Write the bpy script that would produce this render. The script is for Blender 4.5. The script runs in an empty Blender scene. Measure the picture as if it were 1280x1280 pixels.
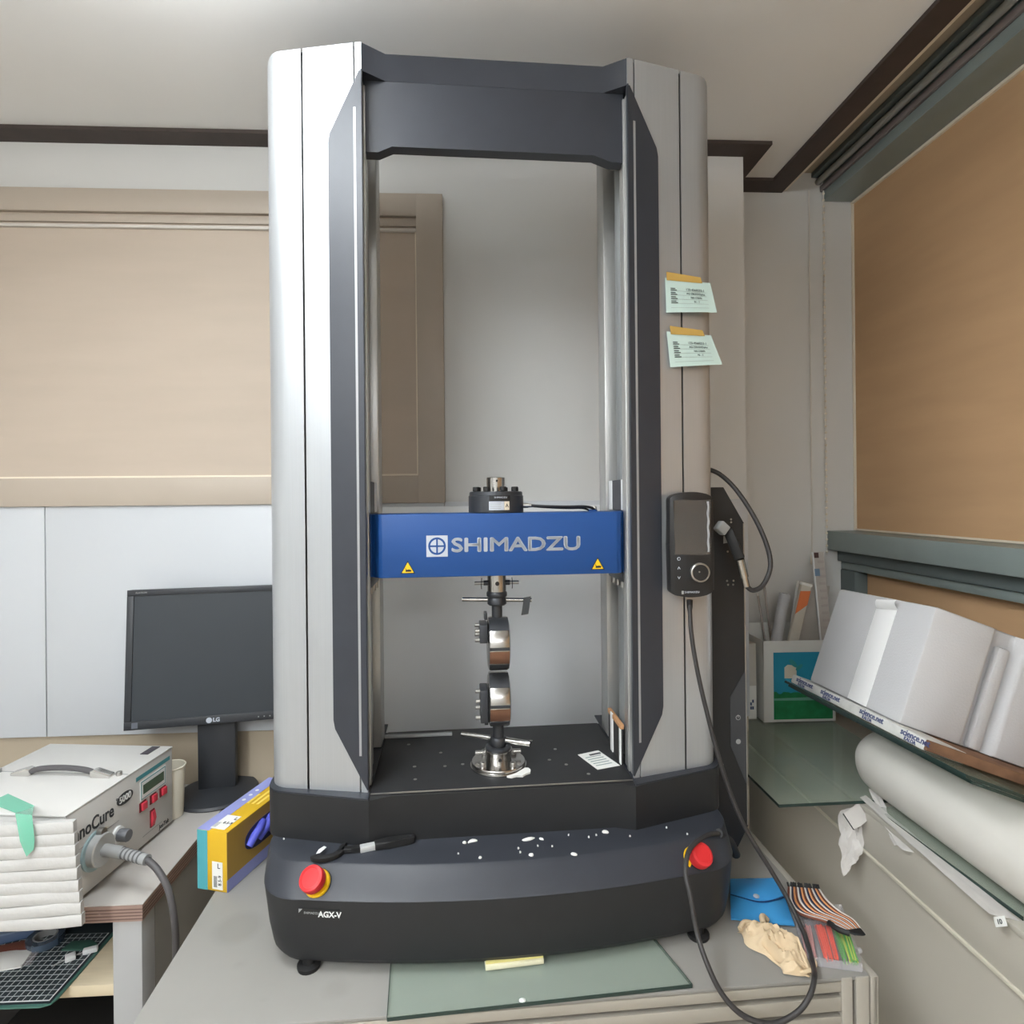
import bpy, bmesh, math, random
from mathutils import Vector, Matrix, Euler, noise
random.seed(7)
S = bpy.context.scene
COL = S.collection
R = math.radians

# ------------------------------------------------------------------ camera
CAM_Z = 1.52; YAW = R(3.0); ROLL = R(0.55); FPX = 753.0; CY = 623.0
cd = bpy.data.cameras.new('camera'); cam = bpy.data.objects.new('camera', cd); COL.objects.link(cam)
cd.sensor_width = 36; cd.lens = FPX / 1280 * 36; cd.shift_y = -(640 - CY) / 1280; cd.clip_start = 0.05
cam.matrix_world = (Matrix.Translation((0, 0, CAM_Z)) @ Matrix.Rotation(-YAW, 4, 'Z')
                    @ Matrix.Rotation(R(90), 4, 'X') @ Matrix.Rotation(ROLL, 4, 'Z').inverted())
S.camera = cam
_f = Vector((math.sin(YAW), math.cos(YAW), 0)); _r = Vector((math.cos(YAW), -math.sin(YAW), 0))
def ray(px, py):
    X, Y = px - 640, py - CY
    c, s = math.cos(ROLL), math.sin(ROLL)
    a, b = X * c - Y * s, X * s + Y * c
    return _f + _r * (a / FPX) - Vector((0, 0, 1)) * (b / FPX)
def at(px, py, Y):                       # point seen at a pixel, standing at room depth Y
    d = ray(px, py); return Vector((0, 0, CAM_Z)) + d * (Y / d.y)
def onz(px, py, z):                      # point seen at a pixel, lying at height z
    d = ray(px, py); return Vector((0, 0, CAM_Z)) + d * ((z - CAM_Z) / d.z)

# ------------------------------------------------------------------ world, light, exposure
w = bpy.data.worlds.new('world'); S.world = w; w.use_nodes = True
w.node_tree.nodes['Background'].inputs[0].default_value = (0.75, 0.8, 0.9, 1)
w.node_tree.nodes['Background'].inputs[1].default_value = 0.25
S.view_settings.view_transform = 'Standard'; S.view_settings.look = 'None'
S.view_settings.exposure = -0.12; S.view_settings.gamma = 1; S.view_settings.use_curve_mapping = False
LAMPS = [  # x, y, size x, size y, power, colour, drop below ceiling, diffuser radiance
    (-0.48, 0.65, 0.34, 0.56, 3.5, (0.92, 0.97, 1.0), 0.13, 19.0),
    (-0.95, -0.75, 0.34, 1.20, 9.5, (0.93, 0.975, 1.0), 0.34, 31.0),
    (0.15, -1.45, 1.10, 0.30, 4.5, (0.94, 0.975, 1.0), 0.30, 9.0),  # unseen fill lamp, added to brighten the wall below the crosshead
]

# ------------------------------------------------------------------ materials
def lin(c):
    return tuple(((v / 255) / 12.92 if v / 255 <= 0.04045 else ((v / 255 + 0.055) / 1.055) ** 2.4) for v in c)
MATS = {}
def mat(name, col, rough=0.5, metal=0.0, var=0.06, scale=8.0, bump=0.0, bscale=60.0, spec=0.5, trans=0.0, ior=1.45, coat=0.0, stretch=None, alpha=1.0, emit=0.0):
    if name in MATS: return MATS[name]
    m = bpy.data.materials.new(name); m.use_nodes = True
    nt = m.node_tree; b = nt.nodes['Principled BSDF']; L = nt.links
    c = lin(col)
    tc = nt.nodes.new('ShaderNodeTexCoord'); mp = nt.nodes.new('ShaderNodeMapping')
    if stretch: mp.inputs['Scale'].default_value = stretch
    L.new(tc.outputs['Object'], mp.inputs[0])
    nz = nt.nodes.new('ShaderNodeTexNoise'); nz.inputs['Scale'].default_value = scale; nz.inputs['Detail'].default_value = 4
    L.new(mp.outputs[0], nz.inputs['Vector'])
    rp = nt.nodes.new('ShaderNodeValToRGB')
    rp.color_ramp.elements[0].position = 0.3; rp.color_ramp.elements[1].position = 0.7
    rp.color_ramp.elements[0].color = tuple(x * (1 - var) for x in c) + (1,)
    rp.color_ramp.elements[1].color = tuple(min(1, x * (1 + var)) for x in c) + (1,)
    L.new(nz.outputs['Fac'], rp.inputs[0]); L.new(rp.outputs[0], b.inputs['Base Color'])
    b.inputs['Roughness'].default_value = rough; b.inputs['Metallic'].default_value = metal
    b.inputs['Specular IOR Level'].default_value = spec; b.inputs['IOR'].default_value = ior
    b.inputs['Transmission Weight'].default_value = trans; b.inputs['Coat Weight'].default_value = coat
    b.inputs['Alpha'].default_value = alpha
    if emit:
        b.inputs['Emission Color'].default_value = c + (1,); b.inputs['Emission Strength'].default_value = emit
    if bump:
        n2 = nt.nodes.new('ShaderNodeTexNoise'); n2.inputs['Scale'].default_value = bscale; n2.inputs['Detail'].default_value = 3
        L.new(mp.outputs[0], n2.inputs['Vector'])
        bp = nt.nodes.new('ShaderNodeBump'); bp.inputs['Strength'].default_value = bump; bp.inputs['Distance'].default_value = 0.004
        L.new(n2.outputs['Fac'], bp.inputs['Height']); L.new(bp.outputs[0], b.inputs['Normal'])
    MATS[name] = m; return m

wall_m   = mat('wall_paint', (212, 211, 208), 0.85, bump=0.05, var=0.02, scale=2)
ceil_m   = mat('ceiling_paint', (232, 232, 231), 0.9, bump=0.04, var=0.02, scale=2)
floor_m  = mat('floor_vinyl', (176, 166, 152), 0.5, var=0.08)
board_m  = mat('wall_panel', (194, 197, 201), 0.35, var=0.01, scale=1.5)
dado_m   = mat('dado_paint', (168, 155, 136), 0.6, var=0.03)
trim_m   = mat('brown_trim', (66, 56, 52), 0.6, var=0.1, scale=30)
frame_m  = mat('taupe_frame', (176, 164, 150), 0.5, var=0.02)
blind_m  = mat('blind_fabric', (184, 170, 155), 0.85, var=0.03, scale=3, bump=0.05, bscale=300, stretch=(1, 1, 6))
blindr_m = mat('blind_fabric_ochre', (192, 156, 118), 0.85, var=0.05, scale=3, bump=0.05, bscale=300, stretch=(1, 1, 6))
cream_m  = mat('cream_edge', (226, 216, 198), 0.5, var=0.02)
teal_m   = mat('teal_aluminium', (142, 154, 152), 0.4, var=0.05, metal=0.2)
tealdk_m = mat('teal_aluminium_dark', (96, 106, 106), 0.5, var=0.05)
rail_m   = mat('grey_rail', (150, 152, 148), 0.4, var=0.04)
bench_m  = mat('bench_laminate', (140, 138, 134), 0.45, var=0.05, scale=5)
alu_m    = mat('profile_aluminium', (170, 165, 155), 0.45, metal=0.25, var=0.03)
groove_m = mat('profile_slot', (92, 88, 84), 0.6, metal=0.2)
cab_m    = mat('cream_cabinet', (186, 181, 170), 0.5, var=0.03, scale=3)
silver_m = mat('brushed_silver', (178, 181, 184), 0.34, metal=0.55, var=0.025, scale=14, stretch=(40, 40, 0.4))
dark_m   = mat('lit_slope_paint', (49, 52, 59), 0.42, var=0.05, scale=20, bump=0.03, bscale=400)
black_m  = mat('black_paint', (33, 34, 36), 0.5, var=0.06, scale=30, bump=0.04, bscale=500)
tab_m    = mat('black_table', (38, 39, 41), 0.5, var=0.1, scale=25)
slot_m   = mat('slot_shadow', (86, 85, 82), 0.45, metal=0.3)
prof_m   = mat('anodised_rail', (186, 186, 184), 0.28, metal=0.55, var=0.03, stretch=(20, 20, 0.5))
recess_m = mat('recess_grey', (96, 98, 99), 0.5, var=0.05)
tube_m   = mat('screw_cover', (140, 143, 144), 0.4, metal=0.3, var=0.05)
blue_m   = mat('blue_enamel', (16, 66, 128), 0.5, var=0.03)
white_m  = mat('white_print', (226, 228, 228), 0.5, var=0.02)
greypr_m = mat('pale_grey_print', (178, 184, 194), 0.5, var=0.02)
yell_m   = mat('yellow_plastic', (236, 190, 24), 0.4, var=0.03)
red_m    = mat('red_plastic', (206, 44, 48), 0.4, var=0.04)
nickel_m = mat('polished_nickel', (182, 180, 177), 0.22, metal=1.0, var=0.03)
steel_m  = mat('steel', (170, 168, 164), 0.3, metal=0.9, var=0.04)
gun_m    = mat('gunmetal', (62, 64, 68), 0.38, metal=0.4, var=0.06)
reflect_brown_m = mat('brown_reflection', (128, 94, 76), 0.35, metal=0.6, var=0.1, scale=30)  # brown of a reflection on the grip drums, put in as colour
rubber_m = mat('black_rubber', (26, 26, 27), 0.6, var=0.1)
cable_m  = mat('cable_sheath', (52, 50, 50), 0.5, var=0.08)
grey_m   = mat('mid_grey_plastic', (150, 152, 152), 0.5)
screen_m = mat('dark_screen', (30, 28, 27), 0.15, coat=0.5, var=0.1)
film_m   = mat('clear_film', (120, 116, 112), 0.22, alpha=0.22)
paper_m  = mat('paper', (226, 226, 222), 0.8, var=0.02)
mint_m   = mat('mint_paper', (192, 214, 208), 0.8, var=0.03)
ink_m    = mat('ink', (60, 62, 64), 0.8)
mask_m   = mat('masking_tape', (190, 156, 84), 0.6, var=0.06)
card_m   = mat('cardboard', (182, 136, 96), 0.8, var=0.08, scale=20)
eps_m    = mat('styrofoam', (194, 194, 196), 0.75, bump=0.15, bscale=250, var=0.02)
tapew_m  = mat('white_tape', (240, 240, 240), 0.3, var=0.02)
wrap_m   = mat('foam_wrap', (214, 211, 204), 0.55, var=0.04, bump=0.1, bscale=30)
print_m  = mat('printed_wrap', (204, 204, 200), 0.4, var=0.1, scale=40)
brown_m  = mat('scorched_board', (120, 88, 66), 0.8, var=0.3, scale=20)
glassed_m= mat('glass_edge', (42, 58, 54), 0.2, var=0.05)
casew_m  = mat('white_enamel', (202, 201, 198), 0.4, var=0.015)
lcd_m    = mat('lcd_green', (70, 92, 76), 0.25)
tealp_m  = mat('teal_print', (80, 152, 160), 0.5)
pink_m   = mat('red_button', (206, 62, 78), 0.4)
foam_m   = mat('foam_sheet', (188, 187, 185), 0.8, var=0.03, bump=0.2, bscale=120)
ptape_m  = mat('green_tape', (126, 206, 178), 0.25, alpha=0.6)
cup_m    = mat('paper_cup', (226, 220, 204), 0.7, var=0.02)
monit_m  = mat('monitor_plastic', (46, 48, 52), 0.45, var=0.04)
lcdoff_m = mat('monitor_screen', (48, 53, 58), 0.4, var=0.02)
desk_m   = mat('desk_laminate', (178, 174, 169), 0.45, var=0.03)
ply_m    = mat('plywood_edge', (150, 126, 116), 0.7, var=0.12, scale=6, stretch=(1, 1, 120))
plyd_m   = mat('plywood_joint', (106, 84, 76), 0.8)
leg_m    = mat('grey_leg', (158, 158, 158), 0.5, var=0.03)
under_m  = mat('under_desk_shade', (34, 33, 33), 0.8)  # near black, stands for the shade under the desk
pine_m   = mat('pale_wood', (206, 192, 164), 0.6, var=0.05, scale=10, stretch=(1, 12, 1))
lav_m    = mat('lavender_print', (146, 152, 206), 0.5, var=0.04)
tealb_m  = mat('teal_box_print', (78, 160, 170), 0.5)
glove_m  = mat('blue_nitrile', (86, 92, 196), 0.5, var=0.12, scale=30)
latex_m  = mat('cream_latex', (206, 184, 152), 0.6, var=0.06, scale=30)
pouch_m  = mat('blue_pouch', (60, 140, 196), 0.4, var=0.06, scale=12)
clear_m  = mat('clear_plastic', (225, 222, 225), 0.1, alpha=0.22)
orange_m = mat('red_orange_wire', (246, 78, 40), 0.45)
green_m  = mat('green_wire', (74, 176, 44), 0.45)
ygreen_m = mat('yellow_green_wire', (190, 210, 60), 0.45)
rust_m   = mat('rust_print', (226, 128, 78), 0.6)
sky_m    = mat('bag_sky', (44, 150, 182), 0.6, var=0.06)
grass_m  = mat('bag_grass', (34, 128, 78), 0.6, var=0.2, scale=40)
wirebr = [mat('wire_' + n, c, 0.5) for n, c in (('brown', (110, 62, 44)), ('white', (224, 220, 214)), ('navy', (44, 48, 74)), ('orange', (228, 160, 108)))]
def glass_mat(name, col, rough=0.02):
    m = bpy.data.materials.new(name); m.use_nodes = True
    nt = m.node_tree; b = nt.nodes['Principled BSDF']
    b.inputs['Base Color'].default_value = lin(col) + (1,); b.inputs['Roughness'].default_value = rough
    b.inputs['Alpha'].default_value = 0.26; b.inputs['Specular IOR Level'].default_value = 0.8
    n = nt.nodes.new('ShaderNodeTexNoise'); n.inputs['Scale'].default_value = 6
    r = nt.nodes.new('ShaderNodeMapRange'); r.inputs['To Min'].default_value = rough; r.inputs['To Max'].default_value = rough + 0.15
    nt.links.new(n.outputs['Fac'], r.inputs['Value']); nt.links.new(r.outputs[0], b.inputs['Roughness'])
    return m
glass_m = glass_mat('green_tinted_glass', (172, 192, 176))

# ------------------------------------------------------------------ mesh helpers
def rotm(rot):
    if rot is None: return Matrix.Identity(4)
    if isinstance(rot, Matrix): return rot.to_4x4()
    return Euler(rot).to_matrix().to_4x4()
AX = {'z': Matrix.Identity(4), 'x': Matrix.Rotation(R(90), 4, 'Y'), 'y': Matrix.Rotation(R(-90), 4, 'X')}
class MB:
    def __init__(s): s.bm = bmesh.new()
    def box(s, c, d, bev=0.0, rot=None, seg=2):
        g = bmesh.ops.create_cube(s.bm, size=1)
        vs = g['verts']
        for v in vs: v.co = Vector((v.co.x * d[0], v.co.y * d[1], v.co.z * d[2]))
        if bev:
            es = list({e for v in vs for e in v.link_edges})
            rr = bmesh.ops.bevel(s.bm, geom=es, offset=min(bev, min(d) * 0.49), segments=seg, affect='EDGES', profile=0.5)
            vs = list({v for f in rr['faces'] for v in f.verts} | {v for v in vs if v.is_valid})
        M = Matrix.Translation(c) @ rotm(rot)
        for v in vs: v.co = M @ v.co
        return s
    def b2(s, p, q, bev=0.0):            # box from two corners
        return s.box([(a + b) / 2 for a, b in zip(p, q)], [abs(b - a) for a, b in zip(p, q)], bev)
    def prism(s, pts, h0, h1, M=None, bev=0.0):   # polygon in xy extruded along z, then transformed
        M = M or Matrix.Identity(4)
        lo = [s.bm.verts.new((x, y, h0)) for x, y in pts]; hi = [s.bm.verts.new((x, y, h1)) for x, y in pts]
        n = len(pts)
        fs = [s.bm.faces.new(lo[::-1]), s.bm.faces.new(hi)]
        for i in range(n): fs.append(s.bm.faces.new((lo[i], lo[(i + 1) % n], hi[(i + 1) % n], hi[i])))
        vs = lo + hi
        if bev:
            es = list({e for f in fs for e in f.edges})
            rr = bmesh.ops.bevel(s.bm, geom=es, offset=bev, segments=2, affect='EDGES', profile=0.5)
            vs = list({v for f in rr['faces'] for v in f.verts} | {v for v in vs if v.is_valid})
        for v in vs: v.co = M @ v.co
        return s
    def loft(s, rings, caps=True, closed=True):
        V = [[s.bm.verts.new(p) for p in r] for r in rings]
        n = len(rings[0]); m = n if closed else n - 1
        for a, b in zip(V, V[1:]):
            for i in range(m): s.bm.faces.new((a[i], a[(i + 1) % n], b[(i + 1) % n], b[i]))
        if caps and closed:
            s.bm.faces.new(V[0][::-1]); s.bm.faces.new(V[-1])
        return s
    def lathe(s, prof, c=(0, 0, 0), axis='z', seg=32, rot=None):
        M = Matrix.Translation(c) @ (rotm(rot) if rot is not None else AX[axis])
        rings = []
        for r, h in prof:
            rings.append([M @ Vector((max(r, 1e-5) * math.cos(2 * math.pi * k / seg), max(r, 1e-5) * math.sin(2 * math.pi * k / seg), h)) for k in range(seg)])
        return s.loft(rings, caps=tuple(prof[0]) != tuple(prof[-1]))
    def cyl(s, c, r, h, axis='z', seg=24, bev=0.0, rot=None):   # centred at c
        b = bev
        pr = [(r, -h / 2), (r, h / 2)] if not b else [(r - b, -h / 2), (r, -h / 2 + b), (r, h / 2 - b), (r - b, h / 2)]
        return s.lathe(pr, c, axis, seg, rot)
    def rod(s, a, b, r, seg=12):
        a, b = Vector(a), Vector(b); q = (b - a).to_track_quat('Z', 'Y').to_matrix().to_4x4()
        return s.lathe([(r, 0), (r, (b - a).length)], a, rot=q, seg=seg)
    def tube(s, pts, r, seg=10, sub=6):
        P = [Vector(p) for p in pts]
        if sub > 1:
            Q = []
            for i in range(len(P) - 1):
                p0 = P[max(i - 1, 0)]; p1 = P[i]; p2 = P[i + 1]; p3 = P[min(i + 2, len(P) - 1)]
                for k in range(sub):
                    t = k / sub
                    Q.append(0.5 * ((2 * p1) + (-p0 + p2) * t + (2 * p0 - 5 * p1 + 4 * p2 - p3) * t * t + (-p0 + 3 * p1 - 3 * p2 + p3) * t ** 3))
            Q.append(P[-1]); P = Q
        rings = []; up = None
        for i, p in enumerate(P):
            t = (P[min(i + 1, len(P) - 1)] - P[max(i - 1, 0)]).normalized()
            if up is None: up = t.orthogonal().normalized()
            up = (up - t * up.dot(t)).normalized(); sd = t.cross(up)
            rings.append([p + up * (r * math.cos(2 * math.pi * k / seg)) + sd * (r * math.sin(2 * math.pi * k / seg)) for k in range(seg)])
        return s.loft(rings)
    def sphere(s, c, r, sc=(1, 1, 1), seg=16):
        g = bmesh.ops.create_uvsphere(s.bm, u_segments=seg, v_segments=seg // 2, radius=r)
        for v in g['verts']: v.co = Vector((v.co.x * sc[0] + c[0], v.co.y * sc[1] + c[1], v.co.z * sc[2] + c[2]))
        return s
    def grid(s, fn, nu, nv, thick=0.0):   # sheet fn(i/nu, j/nv) -> point, optional thickness
        V = [[s.bm.verts.new(fn(i / nu, j / nv)) for j in range(nv + 1)] for i in range(nu + 1)]
        fs = [s.bm.faces.new((V[i][j], V[i + 1][j], V[i + 1][j + 1], V[i][j + 1])) for i in range(nu) for j in range(nv)]
        if thick:
            s.bm.normal_update()
            bmesh.ops.solidify(s.bm, geom=fs, thickness=thick)
        return s
    def build(s, name, m, parent=None, smooth=40):
        bmesh.ops.recalc_face_normals(s.bm, faces=s.bm.faces)
        me = bpy.data.meshes.new(name); s.bm.to_mesh(me); s.bm.free()
        if smooth:
            me.polygons.foreach_set('use_smooth', [True] * len(me.polygons)); me.set_sharp_from_angle(angle=R(smooth))
        me.materials.append(m)
        o = bpy.data.objects.new(name, me); COL.objects.link(o)
        if parent: o.parent = parent
        return o
def tag(o, label=None, cat=None, group=None, kind=None):
    if label: o['label'] = label
    if cat: o['category'] = cat
    if group: o['group'] = group
    if kind: o['kind'] = kind
    return o
def thing(name, loc, rz, label, cat, group=None, rot=None):
    o = bpy.data.objects.new(name, None); COL.objects.link(o); o.location = loc
    o.rotation_euler = rot if rot is not None else (0, 0, rz); o.empty_display_size = 0.05
    return tag(o, label, cat, group)
def struct(name, mb, m): return tag(mb.build(name, m), kind='structure')
def text(body, size, name, m, parent, M, sx=1.0, offset=0.0, depth=0.0004, align='LEFT', spacing=1.0, bold=0.0):
    cu = bpy.data.curves.new('lettering', 'FONT'); cu.body = body; cu.size = size; cu.offset = offset; cu.extrude = depth
    cu.align_x = align; cu.align_y = 'CENTER'; cu.space_character = spacing; cu.resolution_u = 3
    tmp = bpy.data.objects.new('lettering', cu); COL.objects.link(tmp)
    dg = bpy.context.evaluated_depsgraph_get()
    me = bpy.data.meshes.new_from_object(tmp.evaluated_get(dg))
    bpy.data.objects.remove(tmp); bpy.data.curves.remove(cu)
    if bold:
        bm = bmesh.new()
        for dx, dy in ((-bold / sx, 0), (bold / sx, 0), (0, -bold), (0, bold)):
            m2 = me.copy(); m2.transform(Matrix.Translation((dx, dy, 0))); bm.from_mesh(m2); bpy.data.meshes.remove(m2)
        bm.to_mesh(me); bm.free()
    me.transform(M @ Matrix.Diagonal((sx, 1, 1, 1))); me.materials.clear(); me.materials.append(m)
    o = bpy.data.objects.new(name, me); COL.objects.link(o); o.parent = parent
    return o
def facing(c, xdir, up):                 # matrix: text x along xdir, y along up, sitting at c
    x = Vector(xdir).normalized(); y = Vector(up).normalized(); z = x.cross(y)
    M = Matrix((x, y, z)).transposed().to_4x4(); M.translation = Vector(c); return M
def copy_mesh(o, name, parent, M=None):
    c = bpy.data.objects.new(name, o.data); COL.objects.link(c); c.parent = parent
    if M is not None: c.matrix_local = M
    return c

# ------------------------------------------------------------------ room shell
YB, YR, XP, ZC = 1.68, 1.875, 0.757, 2.497
XW = 1.20
mb = MB(); mb.b2((-2.6, YB, 0), (XP, YB + 0.30, ZC + 0.15)); struct('wall_back', mb, wall_m)
mb = MB(); mb.b2((XP, YR, 0), (1.45, YR + 0.1, ZC + 0.15)); struct('wall_recess', mb, wall_m)
mb = MB(); mb.b2((-2.7, -2.2, 0), (-2.6, 2.0, ZC + 0.15)); struct('wall_left', mb, wall_m)
mb = MB(); mb.b2((-2.7, -2.3, 0), (1.45, -2.2, ZC + 0.15)); struct('wall_front', mb, wall_m)
mb = MB(); mb.b2((-2.7, -2.3, -0.1), (1.45, 2.0, 0)); struct('floor', mb, floor_m)
mb = MB(); mb.b2((-2.7, -2.3, ZC), (0.972, 2.0, ZC + 0.1)); struct('ceiling', mb, ceil_m)
mb = MB(); mb.b2((0.972, -2.3, ZC + 0.055), (1.45, 2.0, ZC + 0.1)); struct('ceiling_pocket', mb, dado_m)
mb = MB(); mb.b2((0.9721, -2.2, ZC - 0.004), (0.984, YR, ZC + 0.055)); struct('trim_2', mb, cream_m)
mb = MB(); mb.b2((1.22, -2.2, 0), (1.45, YR, ZC + 0.055)); struct('wall_right', mb, wall_m)
mb = MB(); mb.prism([(-2.6, 1.618), (.812, 1.618), (.812, 1.805), (.908, 1.805), (.908, -2.2), (.970, -2.2), (.970, YR), (XP, YR), (XP, YB), (-2.6, YB)], ZC - 0.010, ZC)
struct('trim_1', mb, trim_m)

# wall panels below the back window and the taupe strip behind the desk
root = thing('wall_panelling', (0, YB, 0), 0, 'glossy white panelling on back wall below the beige blind', 'panelling')
for x0, x1 in ((-2.59, -1.160), (-1.157, -0.10), (-0.097, XP - 0.002)):
    mb = MB(); mb.b2((x0, -0.014, 0.897), (x1, 0, 1.512), 0.0015); mb.build('panel', board_m, root)
mb = MB(); mb.b2((-2.59, -0.004, 0.3), (XP - 0.002, 0, 0.895)); struct('baseboard_back', mb, dado_m).location = (0, YB, 0)
mb = MB(); mb.b2((-0.31, YB - 0.020, 0.862), (0.338, YB - 0.0145, 1.50), 0.002)
tag(mb.build('backing_board', mat('grey_board', (230, 232, 234), 0.4, var=0.01)), 'pale grey board behind the testing machine between its columns', 'board')

# back window
root = tag(bpy.data.objects.new('window_1', None), kind='structure'); COL.objects.link(root); root.location = (0, YB, 0)
X0, X1, Z0, Z1 = -2.4, -0.097, 1.510, 2.357
fw = 0.072
mb = MB(); mb.b2((X0, -0.022, Z1 - 0.062), (X1, 0.0, Z1), 0.002); mb.build('frame_head', frame_m, root)
mb = MB(); mb.b2((X0, -0.022, Z0), (X1, 0.0, Z0 + 0.075), 0.002); mb.build('frame_sill', frame_m, root)
mb = MB(); mb.b2((X1 - fw, -0.0225, Z0), (X1 + 0.0005, 0.0, Z1), 0.002); mb.build('frame_jamb', frame_m, root)
mb = MB(); mb.b2((X0, -0.016, Z1 - 0.088), (X1 - fw, -0.002, Z1 - 0.068), 0.001); mb.build('inner_head', frame_m, root)
mb = MB(); mb.b2((X0, -0.019, Z1 - 0.103), (X1 - fw, -0.004, Z1 - 0.094), 0.003); mb.build('blind_rail', mat('pale_rail', (206, 200, 192), 0.5), root)
mb = MB(); mb.b2((X0, -0.010, Z0 + 0.075), (X1 - fw, -0.004, Z1 - 0.062)); mb.build('blind', blind_m, root)
mb = MB(); mb.b2((X0, -0.014, Z0 + 0.075), (X1 - fw, -0.010, Z0 + 0.080)); mb.b2((X1 - fw - 0.004, -0.014, Z0 + 0.075), (X1 - fw, -0.010, Z1 - 0.1)); mb.build('edge_bead', cream_m, root)

# right window
root = tag(bpy.data.objects.new('window_2', None), kind='structure'); COL.objects.link(root)
ya, yb = -2.0, YR - 0.001
mb = MB(); mb.b2((1.104, ya, 2.460), (1.22, yb, 2.535), 0.003); mb.build('head_box', teal_m, root)
mb = MB(); mb.b2((1.094, ya, 2.490), (1.1035, yb, 2.508), 0.002); mb.build('head_flange', mat('dusky_flange', (128, 118, 116), 0.5), root)
mb = MB(); mb.cyl((1.088, (ya + yb) / 2, 2.522), 0.010, yb - ya, 'y', 16); mb.build('roller_tube', rail_m, root)
mb = MB(); mb.b2((1.066, ya, 2.535), (1.090, yb, 2.551), 0.002); mb.build('head_track', tealdk_m, root)
mb = MB(); mb.b2((1.105, ya, 1.347), (1.22, yb, 1.407), 0.003); mb.build('transom', teal_m, root)
mb = MB(); mb.b2((1.140, ya, 1.310), (1.22, yb, 1.344), 0.003); mb.build('transom_step', tealdk_m, root)
mb = MB(); mb.b2((1.152, ya, 1.285), (1.22, yb, 1.308), 0.002); mb.build('transom_lip', teal_m, root)
mb = MB(); mb.b2((1.150, YR - 0.075, 0.852), (1.22, yb, 1.284), 0.003); mb.build('lower_jamb', tealdk_m, root)
mb = MB(); mb.b2((1.203, ya, 1.407), (1.219, yb - 0.002, 2.46)); mb.build('blind', blindr_m, root)
mb = MB(); mb.b2((1.197, ya, 1.408), (1.203, yb, 1.413)); mb.b2((1.196, yb - 0.006, 1.408), (1.2035, yb, 2.459)); mb.b2((1.195, ya, 2.452), (1.203, yb, 2.4595)); mb.build('edge_bead', cream_m, root)
mb = MB(); mb.b2((1.190, ya, 0.852), (1.218, YR - 0.076, 1.284)); mb.build('lower_blind', blindr_m, root)
for i, x in enumerate((1.052, 1.100)):
    t = thing('blind_cord', (x, YR - 0.012, 1.33), 0, ('thin pale blind cord hanging in the corner, farther from the right blind', 'beaded pale blind cord hanging close to the right blind')[i], 'cord')
    mb = MB(); mb.cyl((0, 0, 0.58), 0.0022, 1.16, 'z', 6); mb.build('string', mat('cord_string', (214, 210, 202), 0.6), t)
    if i:
        b0 = None
        for k in range(58):
            if b0 is None:
                mb = MB(); mb.sphere((0, 0, 0), 0.0042, seg=8); b0 = mb.build('bead', cream_m, t); b0.location = (0, 0, 0.01)
            else: copy_mesh(b0, 'bead', t, Matrix.Translation((0, 0, 0.01 + 0.02 * k)))
    else:
        mb = MB(); mb.lathe([(0.003, 0), (0.006, 0.004), (0.005, 0.03), (0.002, 0.036)], (0, 0, -0.03), seg=10); mb.build('pull', cream_m, t)

# ceiling lamps (surface mounted tubes above and behind the photographer; the last is added fill)
for i, (x, y, sx, sy, pw, colr, drop, rad) in enumerate(LAMPS):
    t = thing('ceiling_lamp', (x, y, ZC - drop), 0, ('flat white pendant lamp nearest the machine', 'long white pendant lamp at the left side of the room', 'unseen white fill lamp added by the wall behind the photographer')[i], 'lamp', 'pendant lamps')
    for a in (-1, 1):
        for b in (-1, 1): MB().cyl((a * sx * 0.4, b * sy * 0.4, drop / 2 + 0.02), 0.003, drop - 0.04, 'z', 8).build('hanger', steel_m, t)
    MB().box((0, 0, 0), (sx + 0.012, sy + 0.012, 0.008), 0.002).build('rim', casew_m, t)
    dm = mat('lamp_diffuser' + str(i), (255, 255, 255), 0.5, emit=rad)
    dm.node_tree.nodes['Principled BSDF'].inputs['Emission Color'].default_value = colr + (1,)
    MB().box((0, 0, 0), (sx, sy, 0.05), 0.010).build('diffuser', dm, t)
    ld = bpy.data.lights.new('lamp_light', 'AREA'); ld.shape = 'RECTANGLE'; ld.size = sx; ld.size_y = sy; ld.energy = pw; ld.color = colr
    lo = bpy.data.objects.new('lamp_light', ld); COL.objects.link(lo); lo.parent = t; lo.location = (0, 0, -0.028)

# ------------------------------------------------------------------ work bench
BZ = 0.75; BROT = R(2.0)
t = thing('work_bench', (0.055, 0.915, 0), BROT, 'pale grey workbench with aluminium profile edge under the testing machine', 'bench')
BW = 0.575
mb = MB(); mb.b2((-BW, 0.0, BZ - 0.006), (BW - 0.014, 0.72, BZ), 0.0015); mb.build('bench_top', bench_m, t)
def profile_front(x0, x1, z0, z1, y):
    mb = MB(); h = (z1 - z0) / 7
    mb.b2((x0, y + 0.012, z0), (x1, y + 0.04, z1))
    p = mb.build('front_profile', groove_m, t)
    for a, b in ((0, 1.6), (2.4, 4.6), (5.4, 7)):
        mb = MB(); mb.b2((x0, y, z0 + a * h), (x1, y + 0.014, z0 + b * h), 0.0015); mb.build('rib', alu_m, p)
profile_front(-BW, BW - 0.062, 0.672, BZ - 0.007, 0.0)
p = MB().b2((BW - 0.060, 0.010, 0.0), (BW - 0.002, 0.05, BZ - 0.0065)).build('corner_post', groove_m, t)
for a, b in ((0, 0.018), (0.024, 0.046), (0.051, 0.060)):
    MB().b2((BW - 0.062 + a, -0.002, 0.0), (BW - 0.062 + b, 0.012, BZ - 0.0005), 0.0015).build('rib', alu_m, p)
MB().b2((BW - 0.014, -0.002, 0.672), (BW, 0.72, BZ - 0.0003), 0.002).build('end_profile', alu_m, t)
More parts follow.
